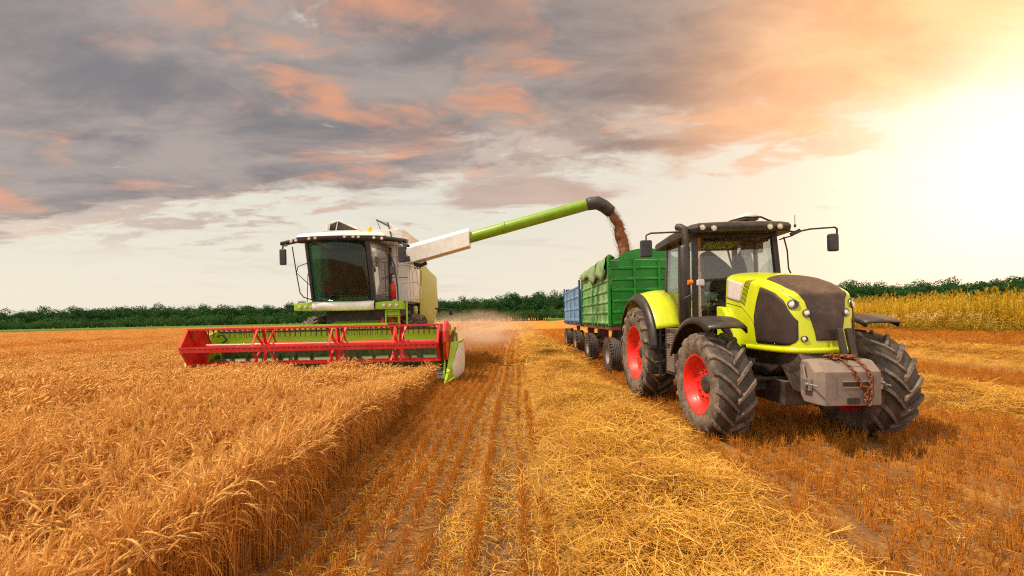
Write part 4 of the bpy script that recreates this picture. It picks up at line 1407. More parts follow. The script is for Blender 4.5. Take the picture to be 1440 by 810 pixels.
for x, s in ((cl + .015, 1), (cr - .015, -1)):
    m = MB(); m.hexa([(x, YA + .08, 1.66), (x + .006, YA + .08, 1.66), (x + .006, YB_ - .04, 1.66), (x, YB_ - .04, 1.66), (x + s * .04, YA + .11, 3.32), (x + s * .04 + .006, YA + .11, 3.32), (x + s * .04 + .006, YB_ - .02, 3.32), (x + s * .04, YB_ - .02, 3.32)])
    m.build('door_glass', M_GLASSB, tractor)
    m = MB(); m.hexa([(x, YB_ + .05, 2.0), (x + .006, YB_ + .05, 2.0), (x + .006, YR, 2.2), (x, YR, 2.2), (x + s * .04, YB_ + .06, 3.32), (x + s * .04 + .006, YB_ + .06, 3.32), (x + s * .04 + .006, YR - .04, 3.32), (x + s * .04, YR - .04, 3.32)])
    m.build('side_window', M_GLASSB, tractor)
# interior
m = MB()
m.box((cabC - .05, 8.35, 2.0), (.55, .5, .14))
m.prism([at(px_, py_, 8.3) for px_, py_ in ((983, 410), (983, 364), (990, 355), (998, 351), (1008, 358), (1022, 369), (1034, 381), (1040, 410))], (0, .16, 0))
m.box((cabC - .36, 8.35, 2.22), (.10, .5, .08)); m.box((cabC + .26, 8.25, 2.24), (.14, .6, .1)); m.box((cabC - .05, 8.35, 1.8), (.4, .4, .3))
m.build('driver_seat', M_SEAT, tractor, bevel=.05, segs=3)
m = MB(); m.tube([(cabC - .05, 7.62, 1.65), (cabC - .05, 7.75, 2.2), (cabC - .05, 7.86, 2.42)], [.12, .09, .04], 10); m.box((cabC - .05, 7.68, 2.36), (.34, .1, .18), Matrix.Rotation(R(-25), 3, 'X'))
m.build('steering_column', M_SEAT, tractor, bevel=.02)
m = MB()
ctr = Vector((cabC - .05, 7.88, 2.45)); ax = Vector((0, -.45, .9)).normalized(); a_, b_ = frame_from(ax)
m.tube([ctr + (a_ * math.cos(t) + b_ * math.sin(t)) * .21 for t in np.linspace(0, 2 * math.pi, 25)], .016, 6, caps=False)
for t in (0.5, 2.6, 4.7): m.tube([ctr - ax * .03, ctr + (a_ * math.cos(t) + b_ * math.sin(t)) * .21], .012, 6)
m.build('steering_wheel', M_BLACK, tractor)
m = MB()
g = [[(cl + .12 + (cr - cl - .24) * u, 7.48 + .06 * v, 3.30 - (0.10 + .05 * math.sin(u * 9) + .06 * math.sin(u * 4 + 1)) * v) for u in np.linspace(0, 1, 30)] for v in (0, .5, 1)]
m.grid(g, thick=.01); m.build('sun_blind', M_BROWNBLK, tractor)
m = MB(); m.box(at(1064, 345, 8.6), (.22, .12, .32)); m.build('control_box', M_SEAT, tractor, bevel=.02)
m = MB(); m.box((cl + .25, 8.55, 2.2), (.3, .3, .5)); m.build('side_console', M_SEAT, tractor, bevel=.02)
m = MB(); m.tube([(cabC + .2, 8.1, 3.3), (cabC + .18, 7.95, 3.0), (cabC + .24, 7.9, 2.7)], .02, 6); m.build('cable', M_SEAT, tractor)
m = MB(); m.box((cl + .35, 7.95, 2.28), (.22, .05, .16)); m.tube([(cl + .3, 8.0, 1.62), (cl + .35, 7.97, 2.25)], .015, 6); m.build('display_screen', M_SEAT, tractor)
m = MB(); m.tube([at(1049, 326, 8.65), at(1049, 350, 8.65), at(1047, 358, 8.65), at(1046, 372, 8.65), at(1046, 392, 8.65)], [.10, .10, .13, .19, .22], 10); m.build('tool_bag', M_SEAT, tractor)
# roof
m = MB()
def roofloop(z, k, y0, y1):
    pts = []
    W0, W1 = .93, .97
    for (wx, yy) in ((-W0, y0 + .20), (-W0 + .10, y0 + .04), (-.45, y0 - .02), (0, y0 - .05), (.45, y0 - .02), (W0 - .10, y0 + .04), (W0, y0 + .20), (W1, (y0 + y1) / 2), (W1 - .06, y1 - .12), (.6, y1), (-.6, y1), (-W1 + .06, y1 - .12), (-W1, (y0 + y1) / 2)):
        pts.append((cabC + .01 + wx * k, (yy - 8.05) * k + 8.05, z))
    return pts
loops = [roofloop(3.35, .93, 7.12, 9.15), roofloop(3.345, 1.0, 7.10, 9.2), roofloop(3.44, 1.01, 7.08, 9.22), roofloop(3.50, .985, 7.1, 9.2), roofloop(3.545, .90, 7.12, 9.1), roofloop(3.56, .5, 7.2, 9.0)]
nl = len(loops[0])
vv = [p for l in loops for p in l]
ff = [tuple(range(nl))[::-1], tuple(range((len(loops) - 1) * nl, len(loops) * nl))]
for k in range(len(loops) - 1):
    for j in range(nl): ff.append((k * nl + j, k * nl + (j + 1) % nl, (k + 1) * nl + (j + 1) % nl, (k + 1) * nl + j))
m.add(vv, ff); roof = m.build('roof', M_BLACK, tractor, bevel=.02)
for px, py in ((988, 319.5), (1004, 320.5), (1083, 318.5), (1097, 318)):
    p = at(px, py, 7.05); lamp(roof, p, (0, -1, -.1), .042, .03, 'work_light')
m = MB(); c = at(1050, 306, 7.9); c = Vector((c.x, 7.9, 3.75))
m.lathe(c, (0, 0, 1), [(-.03, .20), (0.0, .22), (.03, .21), (.08, .17), (.10, .10), (.105, .001)], 24); m.build('antenna_dome', M_GREYP, roof)
m = MB(); m.tube([(c.x - .46, 7.8, 3.66), (c.x - .36, 7.8, 3.70), (c.x - .16, 7.7, 3.74), (c.x + .16, 7.7, 3.74), (c.x + .36, 7.8, 3.70), (c.x + .46, 7.8, 3.66)], .018, 8)
m.tube([(c.x - .36, 7.8, 3.54), (c.x - .36, 7.8, 3.70)], .018, 8); m.tube([(c.x + .36, 7.8, 3.54), (c.x + .36, 7.8, 3.70)], .018, 8); m.tube([(c.x, 7.9, 3.54), (c.x, 7.9, 3.73)], .04, 10)
m.build('roof_rack', M_BLACK, roof)
m = MB(); p = at(1118, 318, 7.3); m.tube([p, p + Vector((0, 0, .2))], .006, 6); m.tube([p + Vector((0, 0, -.02)), p + Vector((0, 0, .03))], .02, 8); m.build('aerial', M_BLACK, tractor)

# exhaust
m = MB(); ex = at(963, 400, 7.28)
m.lathe((ex.x, 7.28, 0), (0, 0, 1), [(1.58, .06), (1.62, .10), (3.10, .098), (3.14, .075), (3.16, .05), (3.16, .001)], 24)
exh = m.build('exhaust', M_BLACK, tractor)
m = MB(); m.tube([(ex.x + .03, 7.28, 3.12), (ex.x + .03, 7.28, 3.38), (ex.x + .02, 7.30, 3.45), (ex.x - .03, 7.36, 3.50), (ex.x - .06, 7.42, 3.515)], [.062, .062, .064, .066, .066], 16, caps=False)
m.build('exhaust_pipe', M_CHASSIS, exh)
for z in (2.5, 1.8):
    m = MB(); m.beam((ex.x, 7.3, z), (cl, 7.4, z), .05, .04); m.build('exhaust_bracket', M_BLACK, exh)

# turn signal on its stalk
p = at(972, 397, 7.15); m = MB(); m.tube([at(962, 420, 7.2), at(975, 413, 7.15), p + Vector((0.05, 0, -.03))], .014, 6); sg = m.build('signal_stalk', M_BLACK, tractor)
m = MB(); m.tube([p + Vector((-.06, 0, 0)), p + Vector((.02, 0, 0))], .045, 12); m.build('turn_signal', M_ORANGE, sg, bevel=.012)
p2 = at(985, 397.5, 7.15); m = MB(); m.box(p2, (.12, .08, .11)); m.build('side_lamp', M_GREYP, sg, bevel=.015)

# mirrors
for nm, pts, hd, sz in (('l', [at(958, 326, 7.25), at(915, 328, 7.2), at(908.5, 331, 7.2), at(908.5, 342, 7.2)], at(908.5, 350, 7.2), (.21, .09, .31)),
                        ('r', [at(1096, 324, 7.3), at(1120, 326, 7.22), at(1140, 322, 7.2), at(1174, 319.5, 7.2), at(1177, 322, 7.2), at(1177, 338, 7.2)], at(1171.5, 341, 7.2), (.17, .09, .32))):
    m = MB(); m.tube(pts, .016, 8); ar = m.build('mirror_arm', M_BLACK, tractor)
    m = MB(); m.box(hd, sz); mh = m.build('mirror', M_MIRR, ar, bevel=.03, segs=3)
    m = MB(); m.box(hd + Vector((0, .05, 0)), (sz[0] * .82, .004, sz[2] * .86)); m.build('mirror_glass', M_CHROME, ar)
m = MB(); m.tube([at(1102, 333, 7.3), at(1107, 352, 7.3), at(1109, 378, 7.3), at(1112, 384, 7.25)], .014, 6); m.beam(at(1112, 330, 7.25), at(1125, 324, 7.22), .05, .07); m.tube([at(1096, 337, 7.3), at(1115, 331, 7.24)], .014, 6)
m.build('hand_rail', M_BLACK, tractor)

# tank / battery box with ribbed step cover, ladder
m = MB(); m.box2((2.97, 7.42, .72), (3.6, 8.02, 1.62)); bx_ = m.build('battery_box', M_CHASSIS, tractor, bevel=.02)
m = MB()
for k in range(22):
    z = .80 + k * .033
    if 13 <= k <= 15: continue
    m.box2((2.945, 7.50, z), (2.972, 7.86, z + .02))
m.box2((2.950, 7.66, .79), (2.970, 7.69, 1.54)); m.build('ribbed_cover', M_WEIGHT, bx_)
m = MB()
for y in (8.08, 8.36): m.beam((2.88, y, .62), (2.90, y, 1.66), .04, .03)
for z in (.64, .92, 1.20, 1.48): m.box((2.90, 8.22, z), (.16, .28, .03))
m.build('ladder', M_CHASSIS, tractor)
m = MB(); m.tube([(2.86, 8.36, 1.62), (2.82, 8.36, 1.80), (2.90, 8.30, 1.86)], .012, 6); m.build('grab_handle', M_BLACK, tractor)

# ---------------- chain on the weight
def link(mb, c, d, L=.060, r=.0085, roll=0.0):
    d = Vector(d).normalized(); a, b = frame_from(d)
    q = a * math.cos(roll) + b * math.sin(roll)
    pts = []
    for k in range(13):
        t = 2 * math.pi * k / 12
        pts.append(Vector(c) + d * math.cos(t) * L * .5 + q * math.sin(t) * L * .30)
    mb.tube(pts, r, 5, caps=False)
def chain_path(mb, pts, step=.042):
    pts = [Vector(p) for p in pts]
    d_acc = []; seg = []
    for i in range(len(pts) - 1):
        n = max(2, int((pts[i + 1] - pts[i]).length / .004))
        for k in range(n): seg.append(pts[i].lerp(pts[i + 1], k / n))
    last = seg[0]; k = 0; acc = 0
    for i in range(1, len(seg)):
        acc += (seg[i] - seg[i - 1]).length
        if acc >= step:
            link(mb, (last + seg[i]) / 2, seg[i] - last, roll=(k % 2) * math.pi / 2 + .3); k += 1; last = seg[i]; acc = 0
m = MB()
cx_ = XC
chain_path(m, [(cx_ - .06, 5.10, 1.285), (cx_ - .02, 5.045, 1.23), (cx_ + .01, 4.955, 1.14), (cx_ + .06, 4.945, 1.02), (cx_ + .09, 4.94, .95), (cx_ + .15, 4.94, .90), (cx_ + .13, 4.94, .80), (cx_ + .16, 4.93, .70)])
chain_path(m, [(cx_ + .12, 5.12, 1.29), (cx_ + .16, 5.05, 1.24), (cx_ + .19, 4.955, 1.13), (cx_ + .21, 4.945, 1.0), (cx_ + .19, 4.94, .92), (cx_ + .20, 4.935, .80), (cx_ + .165, 4.93, .71)])
chain_path(m, [(cx_ + .09, 4.94, .95), (cx_ + .15, 4.935, .925), (cx_ + .20, 4.94, .93)])
rr_ = random.Random(4)
for j in range(5):
    p = [(cx_ - .20 + rr_.random() * .34, 5.06 + rr_.random() * .2, 1.275 + j * .008 + rr_.random() * .02) for _ in range(5)]
    chain_path(m, p)
chain = m.build('chain', M_RUST, None)
off = Vector((cx_, 5.1, 1.25))
for v in chain.data.vertices: v.co -= off
chain.location = off
tag(chain, 'rusty link chain draped over the grey front weight of the tractor', 'chain')
# ================================================================ trailers
def trailer(name, label, X0, X1, Y0, Y1, zb, zt, zfront, wheels, mat_side, mat_front, seed, arch=0.0, nribs=6, posts=3, wr=.60):
    root = empty(name, ((X0 + X1) / 2, (Y0 + Y1) / 2, 0))
    tag(root, label, 'trailer', 'grain trailers hitched in line behind the tractor')
    Wd = X1 - X0
    # side walls with pressed horizontal ribs
    def wall(p0, p1, z0, z1, nrm, mat, nm, ribs):
        p0, p1, nrm = Vector(p0), Vector(p1), Vector(nrm)
        L = (p1 - p0)
        g = []
        zs = []
        for k in range(ribs):
            a = z0 + (z1 - z0) * k / ribs; h = (z1 - z0) / ribs
            zs += [(a + h * .02, 0), (a + h * .08, 0), (a + h * .16, .035), (a + h * .30, .035), (a + h * .38, 0.0), (a + h * .97, 0)]
        for (z, d) in zs:
            g.append([p0 + L * u + nrm * d + Vector((0, 0, z)) for u in np.linspace(0, 1, 7)])
        m = MB(); m.grid(g, thick=-nrm * .03 if False else tuple(-nrm * .035), smooth=False)
        return m.build(nm, mat, root)
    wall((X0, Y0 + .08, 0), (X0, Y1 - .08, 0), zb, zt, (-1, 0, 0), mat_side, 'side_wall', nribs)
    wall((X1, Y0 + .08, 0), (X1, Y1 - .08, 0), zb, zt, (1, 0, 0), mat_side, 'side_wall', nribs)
    wall((X0 + .08, Y0, 0), (X1 - .08, Y0, 0), zb, zfront, (0, -1, 0), mat_front, 'front_wall', nribs)
    wall((X0 + .08, Y1, 0), (X1 - .08, Y1, 0), zb, zfront, (0, 1, 0), mat_front, 'rear_wall', nribs)
    if arch:
        for yy in (Y0, Y1):
            m = MB(); xm = (X0 + X1) / 2
            pts = [(X0 + .05, yy, zfront)]
            for k in range(13):
                u = k / 12; x = X0 + .3 + (Wd - .6) * u
                pts.append((x, yy, zfront + .06 + arch * math.sin(math.pi * u) ** .6))
            pts.append((X1 - .05, yy, zfront))
            m.prism(pts, (0, .04, 0)); m.build('end_board', mat_front, root)
    # posts
    for (x, y) in ((X0, Y0), (X1, Y0), (X0, Y1), (X1, Y1)):
        m = MB(); m.box2((x - .045, y - .05, zb - .02), (x + .045, y + .05, zfront + (.02 if arch else .02))); m.build('corner_post', mat_front, root, bevel=.01)
    for k in range(1, posts):
        yy = Y0 + (Y1 - Y0) * k / posts
        for x, s in ((X0, -1), (X1, 1)):
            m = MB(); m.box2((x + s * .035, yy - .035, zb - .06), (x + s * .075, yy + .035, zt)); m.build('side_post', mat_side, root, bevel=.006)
    # front board braces
    for u in (.34, .67):
        m = MB(); x = X0 + Wd * u; m.box2((x - .03, Y0 - .075, zb), (x + .03, Y0 - .036, zfront)); m.build('front_post', mat_front, root, bevel=.006)
    # top rail
    m = MB()
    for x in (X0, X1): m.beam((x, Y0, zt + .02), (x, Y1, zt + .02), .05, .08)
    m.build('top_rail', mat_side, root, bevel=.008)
    m = MB(); m.box2((X0 + .02, Y0 + .04, zb - .02), (X1 - .02, Y1 - .04, zb + .02)); m.build('floor', M_UNDER, root)
    # hinges / latches along the lower edge
    for k in range(8):
        yy = Y0 + .25 + (Y1 - Y0 - .5) * k / 7
        m = MB(); m.box2((X0 - .07, yy - .03, zb - .07), (X0 + .0, yy + .03, zb + .05)); m.build('latch', mat_front, root)
    # underframe
    m = MB()
    for x in (X0 + .75, X1 - .75): m.box2((x - .05, Y0 + .0, zb - .26), (x + .05, Y1 - .1, zb - .03))
    for k in range(6):
        yy = Y0 + .1 + (Y1 - Y0 - .3) * k / 5; m.box2((X0 + .08, yy - .04, zb - .12), (X1 - .08, yy + .04, zb - .03))
    m.box2((X0 + .03, Y0 + .02, zb - .14), (X0 + .08, Y1 - .05, zb - .04)); m.box2((X1 - .08, Y0 + .02, zb - .14), (X1 - .03, Y1 - .05, zb - .04))
    m.box2((X0 + .03, Y0 + .0, zb - .14), (X1 - .03, Y0 + .06, zb - .04))
    m.build('underframe', M_UNDER, root)
    # drawbar
    m = MB(); xm = (X0 + X1) / 2
    y_ = wheels[0]
    for s in (-.35, .35): m.beam((xm + s, y_, .85), (xm, y_ - 1.9, .62), .08, .09)
    m.build('drawbar', M_UNDER, root, bevel=.01)
    for y_ in wheels:
        m = MB(); m.beam((X0 + .25, y_, wr - .02), (X1 - .25, y_, wr - .02), .12, .12)
        for s in (X0 + .75, X1 - .75):
            m.box2((s - .05, y_ - .45, zb - .42), (s + .05, y_ + .45, zb - .32)); m.box2((s - .08, y_ - .1, wr), (s + .08, y_ + .1, zb - .26))
        m.build('axle', M_UNDER, root)
        for s, o in ((X0 + .17, -1), (X1 - .17, 1)):
            cc = (s, y_, wr - .02); wd = .44
            m = MB(); h = wr - .29
            pf = [(-.44, .28), (-.49, .28 + .3 * h), (-.5, .28 + .6 * h), (-.46, wr - .04), (-.38, wr - .008)]
            for q in (-.26, -.13, 0, .13, .26):
                pf += [(q - .045, wr), (q - .02, wr), (q - .012, wr - .016), (q + .012, wr - .016), (q + .02, wr)]
            pf += [(.38, wr - .008), (.46, wr - .04), (.5, .28 + .6 * h), (.49, .28 + .3 * h), (.44, .28)]
            m.lathe(cc, (1, 0, 0), [(a * wd, b) for a, b in pf], 40)
            # shoulder blocks
            b = m
            for k in range(34):
                a = 2 * math.pi * k / 34
                for e in (-1, 1):
                    ct = Vector((s + e * wd * .42, y_ - (wr - .012) * math.cos(a), wr - .02 + (wr - .012) * math.sin(a)))
                    b.box(ct, (.07, .06, .03), Matrix.Rotation(a - math.pi / 2, 3, 'X'))
            wh = b.build('wheel', M_TYRE2, root)
            m = MB(); m.lathe(cc, (1, 0, 0), [(o * .43 * wd, .30), (o * .42 * wd, .27), (o * .2 * wd, .25), (o * .12 * wd, .2), (o * .2 * wd, .1), (o * .3 * wd, .08), (o * .3 * wd, .001)], 28)
            m.lathe(cc, (1, 0, 0), [(-o * .43 * wd, .30), (-o * .2 * wd, .25), (o * .05 * wd, .22), (o * .05 * wd, .01)], 24)
            m.build('rim', M_RIMGREY, wh)
    return root
M_RIMGREY = paint('grey_rim', (0.30, 0.27, 0.25), 0.5, 0.5)
tr1 = trailer('grain_trailer', 'green ribbed grain trailer hitched right behind the tractor', 3.0, 5.42, 12.9, 18.1, 1.57, 3.68, 3.70, (13.25, 17.0), M_TRLIT, M_TRGREEN, 1, arch=.30, nribs=6, posts=2)
tr2 = trailer('grain_trailer', 'blue grain trailer last in line behind the green trailer', 3.02, 5.40, 19.1, 25.1, 1.57, 3.32, 3.62, (20.7, 24.5), M_TRBLUEPALE, M_TRBLUE, 2, nribs=3, posts=4)
# ridge poles over the trailer tops
m = MB(); m.tube([(4.2, 12.9, 4.02), (4.2, 18.1, 4.02)], .03, 8); m.build('ridge_pole', M_CHASSIS, tr1)
# rolled-back tarpaulin hanging over the left wall of the green trailer
rngp = random.Random(3)
g = []
nu = 40
for i in range(nu + 1):
    u = i / nu
    y = 12.95 + 5.1 * u
    drop = .50 + .14 * math.sin(u * 5 + .6) - .28 * abs(u - .45) + .09 * math.sin(u * 17)
    row = []
    for (x, z) in ((3.24, 3.80), (3.10, 3.86), (2.97, 3.84), (2.90, 3.76), (2.885 - .02 * math.sin(u * 30), 3.76 - drop * .35), (2.87 - .035 * math.sin(u * 26 + 1), 3.76 - drop * .7), (2.89 + .01 * math.sin(u * 40), 3.76 - drop), (2.915, 3.75 - drop)):
        row.append((x, y, z + .02 * math.sin(u * 23 + x * 9)))
    g.append(row)
m = MB(); m.grid(g, thick=.012)
tp = m.build('tarpaulin', M_TARP, tr1)
m = MB(); m.tube([(3.05, 12.86, 3.84), (2.98, 12.84, 3.70), (3.0, 12.83, 3.50)], [.08, .06, .03], 10); m.tube([(3.04, 12.84, 3.78), (3.04 + .02, 12.82, 3.2), (3.10, 12.82, 2.6), (3.12, 12.82, 2.2)], .012, 6)
m.build('tarp_tie', M_TRGREEN, tr1)
# grain heap inside
def grain_mat():
    m, t = new_mat('grain')
    g = t.node('ShaderNodeNewGeometry'); P = g.outputs['Position']
    a = t.noise(P, 24, 6, 0.8); b = t.noise(P, 5, 4, 0.6)
    c = t.mix(t.smooth(a, 0.3, 0.7), (0.16, 0.055, 0.022), (0.44, 0.19, 0.085))
    c = t.mix(t.smooth(b, 0.35, 0.7, 0, 0.5), c, (0.22, 0.08, 0.035))
    p = principled(t, c, 0.85); bump(t, p, a, 0.8, 0.03); finish(t, p.outputs[0]); return m
M_GRAIN = grain_mat()
g = []
for i in range(24):
    row = []
    for j in range(12):
        x = 3.04 + 2.34 * j / 11; y = 12.98 + 5.04 * i / 23
        z = 3.05 + .62 * math.exp(-((x - 3.95) ** 2 / .5 + (y - 14.0) ** 2 / 1.1)) + .02 * math.sin(x * 9 + y * 5)
        row.append((x, y, z))
    g.append(row)
m = MB(); m.grid(g, thick=tuple((0, 0, -.3))); gh = m.build('grain_heap', M_GRAIN); tag(gh, 'heap of reddish brown grain filling the green trailer', 'grain', kind='stuff')
# ================================================================ combine harvester
cmb = empty('combine_harvester', (-5.85, 15.5, 0))
tag(cmb, 'white and lime combine harvester cutting wheat with a wide red reel', 'combine harvester')
HX0, HX1 = -9.72, -2.18
RC, RZ, RR = 12.0, 1.22, 0.60             # reel axis
hdr = empty('header', (-5.95, 12.4, 0)); hdr.parent = cmb; hdr.location = Vector((-5.95, 12.4, 0)) - Vector(cmb.location)
# table: back wall, floor, auger
m = MB(); m.box2((HX0, 13.05, 1.08), (HX1, 13.11, 1.60)); m.build('back_wall', M_LIME2, hdr)
M_DKG = paint('shaded_green_trough', (0.035, 0.085, 0.012), 0.5, 0.35)  # lower back wall darkened to paint in the shade behind the reel
m = MB(); m.box2((HX0, 13.052, .35), (HX1, 13.105, 1.078)); m.build('trough_wall', M_DKG, hdr)
m = MB(); m.box2((HX0, 13.02, 1.60), (HX1, 13.12, 1.645)); m.build('top_beam', M_BLACK, hdr)
m = MB()
m.add([(HX0 + .0, 11.75, .16), (HX1, 11.75, .16), (HX1, 13.05, .34), (HX0, 13.05, .34), (HX0, 11.75, .12), (HX1, 11.75, .12), (HX1, 13.05, .28), (HX0, 13.05, .28)],
      [(0, 1, 2, 3), (7, 6, 5, 4), (0, 4, 5, 1), (1, 5, 6, 2), (2, 6, 7, 3), (3, 7, 4, 0)]); m.build('table_floor', M_STEEL, hdr)
m = MB()
for k in range(50):
    x = HX0 + .05 + (HX1 - HX0 - .1) * k / 49
    m.prism([(x - .012, 11.76, .12), (x + .012, 11.76, .12), (x, 11.62, .12)], (0, 0, .03))
m.build('knife_guard', M_STEEL, hdr)
M_AUG = paint('shaded_auger_green', (0.05, 0.10, 0.02), 0.5, 0.4)  # auger green darkened, header shade put into the colour
m = MB(); m.tube([(HX0, 12.65, .62), (HX1, 12.65, .62)], .17, 18)
for sgn, xa, xb in ((1, HX0 + .05, -6.4), (-1, HX1 - .05, -5.4)):
    nst = 90
    g = []
    for i in range(nst):
        u = i / (nst - 1); x = xa + (xb - xa) * u; a = sgn * u * abs(xb - xa) / .5 * 2 * math.pi
        g.append([(x, 12.65 + math.cos(a) * r, .62 + math.sin(a) * r) for r in (.16, .31)])
    m.grid(g)
m.build('intake_auger', M_AUG, hdr)
# sloping lime side sheets behind the reel ends
m = MB()
m.prism([(HX0 + .02, 13.05, .3), (HX0 + .02, 13.05, 1.62), (HX0 + .02, 12.75, 1.50), (HX0 + .02, 11.9, .75), (HX0 + .02, 11.6, .18)], (-.05, 0, 0))
m.build('end_sheet', M_LIME2, hdr)
m = MB()
m.prism([(HX1 - .02, 13.05, .3), (HX1 - .02, 13.05, 1.62), (HX1 - .02, 12.75, 1.50), (HX1 - .02, 11.9, .75), (HX1 - .02, 11.6, .18)], (.05, 0, 0))
m.build('end_sheet', M_LIME2, hdr)
# reel: hexagonal ends, mid spiders, central tube, six tine bars
hexp = [(RC - RR * math.cos(R(60 * k)), RZ + RR * math.sin(R(60 * k))) for k in range(6)]
RX0, RX1 = HX0 + .04, HX1 - .12
for x in (RX0, RX1):
    m = MB()
    m.prism([(x - .018, y, z) for y, z in hexp], (.036, 0, 0))
    m.build('reel_end_plate', M_RED, hdr, bevel=.006)
    m = MB()
    for k in range(6):
        m.beam((x + (.03 if x < -5 else -.03), RC, RZ), (x + (.03 if x < -5 else -.03), hexp[k][0], hexp[k][1]), .05, .03)
    for k in range(6):
        a, b = hexp[k], hexp[(k + 1) % 6]; m.beam((x, a[0], a[1]), (x, b[0], b[1]), .07, .03)
    m.build('reel_end_rib', M_RED, hdr)
m = MB(); m.tube([(RX0, RC, RZ), (RX1, RC, RZ)], .085, 16); m.build('reel_tube', M_RED, hdr)
for x in (-7.62, -5.42, -3.58):
    for dx_ in (-.16, .16):
        m = MB()
        for k in range(6):
            m.beam((x + dx_ * .3, RC, RZ), (x + dx_, hexp[k][0], hexp[k][1]), .075, .035)
            a = hexp[k]; b = hexp[(k + 1) % 6]
        m.build('reel_spider', M_RED, hdr)
    m = MB()
    for k in range(6):
        a = hexp[k]; b = hexp[(k + 1) % 6]
        m.beam((x, a[0], a[1]), (x, b[0], b[1]), .05, .02)
    m.build('spider_ring', M_RED, hdr)
for k in range(6):
    y, z = hexp[k]
    m = MB(); m.beam((RX0, y, z), (RX1, y, z), .055, .05)
    bar = m.build('tine_bar', M_RED, hdr)
    m = MB()
    for q in range(46):
        x = RX0 + .12 + (RX1 - RX0 - .24) * q / 45
        m.tube([(x, y, z - .01), (x, y + .03, z - .12), (x, y + .02, z - .27)], .010, 4)
        m.box((x, y, z - .035), (.05, .03, .05))
    m.build('tine_row', M_CHASSIS, hdr)
# broad red slat on the front bar (bat)
m = MB(); m.box2((RX0, hexp[0][0] - .01, hexp[0][1] - .14), (RX1, hexp[0][0] + .02, hexp[0][1] - .02)); m.build('reel_bat', M_RED, hdr)
# reel arms
for x in (HX0 - .03, HX1 - .03):
    m = MB(); m.beam((x, 13.1, 1.68), (x, RC, RZ + .06), .07, .12); m.build('reel_arm', M_RED if x > -5 else M_LIME2, hdr, bevel=.01)
m = MB(); m.tube([(HX0, 12.9, 1.5), (HX0 + .25, 12.8, 1.55), (HX0 + .35, 12.85, 1.38), (HX0 + .1, 12.95, 1.25)], .025, 8); m.build('hydraulic_hose', M_BLACK, hdr)
# right-hand drive shield, red, beyond the reel end
m = MB(); m.prism([(HX1 + .0, RC + .6 * math.cos(a) * .75, RZ + .02 + .62 * math.sin(a)) for a in np.linspace(0, 2 * math.pi, 13)[:-1]], (.10, 0, 0))
m.build('drive_shield', M_RED, hdr, bevel=.02)
# mess of green-yellow hydraulic couplings
m = MB(); rg_ = random.Random(7)
for k in range(9):
    x = HX1 + .12 + rg_.random() * .2; y = 12.3 + rg_.random() * .3; z = 1.0 + rg_.random() * .25
    m.tube([(x, y, z + .40), (x + rg_.uniform(-.1, .1), y - .05, z + .1), (x + rg_.uniform(-.12, .1), y, z - .28)], .013 + .01 * rg_.random(), 6)
m.build('hydraulic_lines', M_MOSS if 'M_MOSS' in globals() else M_LIME2, hdr)
# crop divider: long pointed lime nose with white side panel
def divider(x, s):
    nose = Vector((x - s * .02, 11.15, .06))
    m = MB()
    top = [Vector((x + s * .02, 12.25, 1.20)), Vector((x + s * .26, 12.3, 1.22)), Vector((x + s * .32, 13.1, 1.24)), Vector((x, 13.1, 1.24))]
    mid = [Vector((x, 11.75, .55)), Vector((x + s * .12, 11.78, .56))]
    tip = [nose, nose + Vector((s * .05, 0, .03))]
    low = [Vector((x, 11.9, .10)), Vector((x + s * .22, 12.0, .10)), Vector((x + s * .32, 13.1, .22)), Vector((x, 13.1, .22))]
    V_ = [tip[0], tip[1], mid[0], mid[1], top[0], top[1], top[2], top[3], low[0], low[1], low[2], low[3]]
    Fc_ = [(0, 1, 3, 2), (2, 3, 5, 4), (4, 5, 6, 7), (0, 2, 8), (2, 4, 8), (4, 7, 11, 8), (0, 8, 9, 1), (8, 11, 10, 9), (7, 6, 10, 11)]
    m.add(V_, Fc_); m.add([V_[i] for i in (1, 3, 5, 6, 10, 9)], [(0, 1, 5), (1, 2, 5), (2, 3, 4, 5)])
    d = m.build('crop_divider', M_LIMEB, hdr, bevel=.012)
    o = s * .012
    m = MB()
    P = [(x + s * .13 + o, 11.80, .52), (x + s * .27 + o, 12.22, 1.14), (x + s * .33 + o, 12.95, 1.18), (x + s * .33 + o, 13.12, .62), (x + s * .33 + o, 12.9, .22), (x + s * .24 + o, 12.05, .12), (x + s * .14 + o, 11.80, .20)]
    c = Vector((0, 0, 0))
    for q in P: c += Vector(q)
    c /= len(P)
    m.add([Vector(q) for q in P] + [Vector(c) + Vector((s * .13, -.15, 0))], [(i, (i + 1) % 7, 7) for i in range(7)], True)
    m.add([Vector(q) - Vector((o, 0, 0)) for q in P] + P, [(i, (i + 1) % 7, 7 + (i + 1) % 7, 7 + i) for i in range(7)])
    m.build('divider_panel', M_WHITE, hdr)
M_LIMEB = paint('bright_lime_shield', (0.40, 0.62, 0.03), 0.4, 0.2)
divider(HX1 + .10, 1)
divider(HX0 - .08, -1)
m = MB(); m.tube([(HX1 + .14, 11.2, .08), (HX1 + .34, 11.45, .22)], .02, 6); m.build('divider_rod', M_LIMEB, hdr)

# feeder house
m = MB()
m.hexa([(-6.65, 13.1, .45), (-4.95, 13.1, .45), (-4.95, 15.3, 1.0), (-6.65, 15.3, 1.0), (-6.65, 13.1, 1.50), (-4.95, 13.1, 1.50), (-4.95, 15.3, 2.1), (-6.65, 15.3, 2.1)])
m.build('feeder_house', M_LIME2, cmb, bevel=.02)
m = MB(); m.prism([(-7.4, 13.14, 1.645), (-4.1, 13.14, 1.645), (-4.4, 13.14, 1.82), (-7.1, 13.14, 1.82)], (0, .08, 0)); m.build('adapter_frame', M_LIME2, cmb)
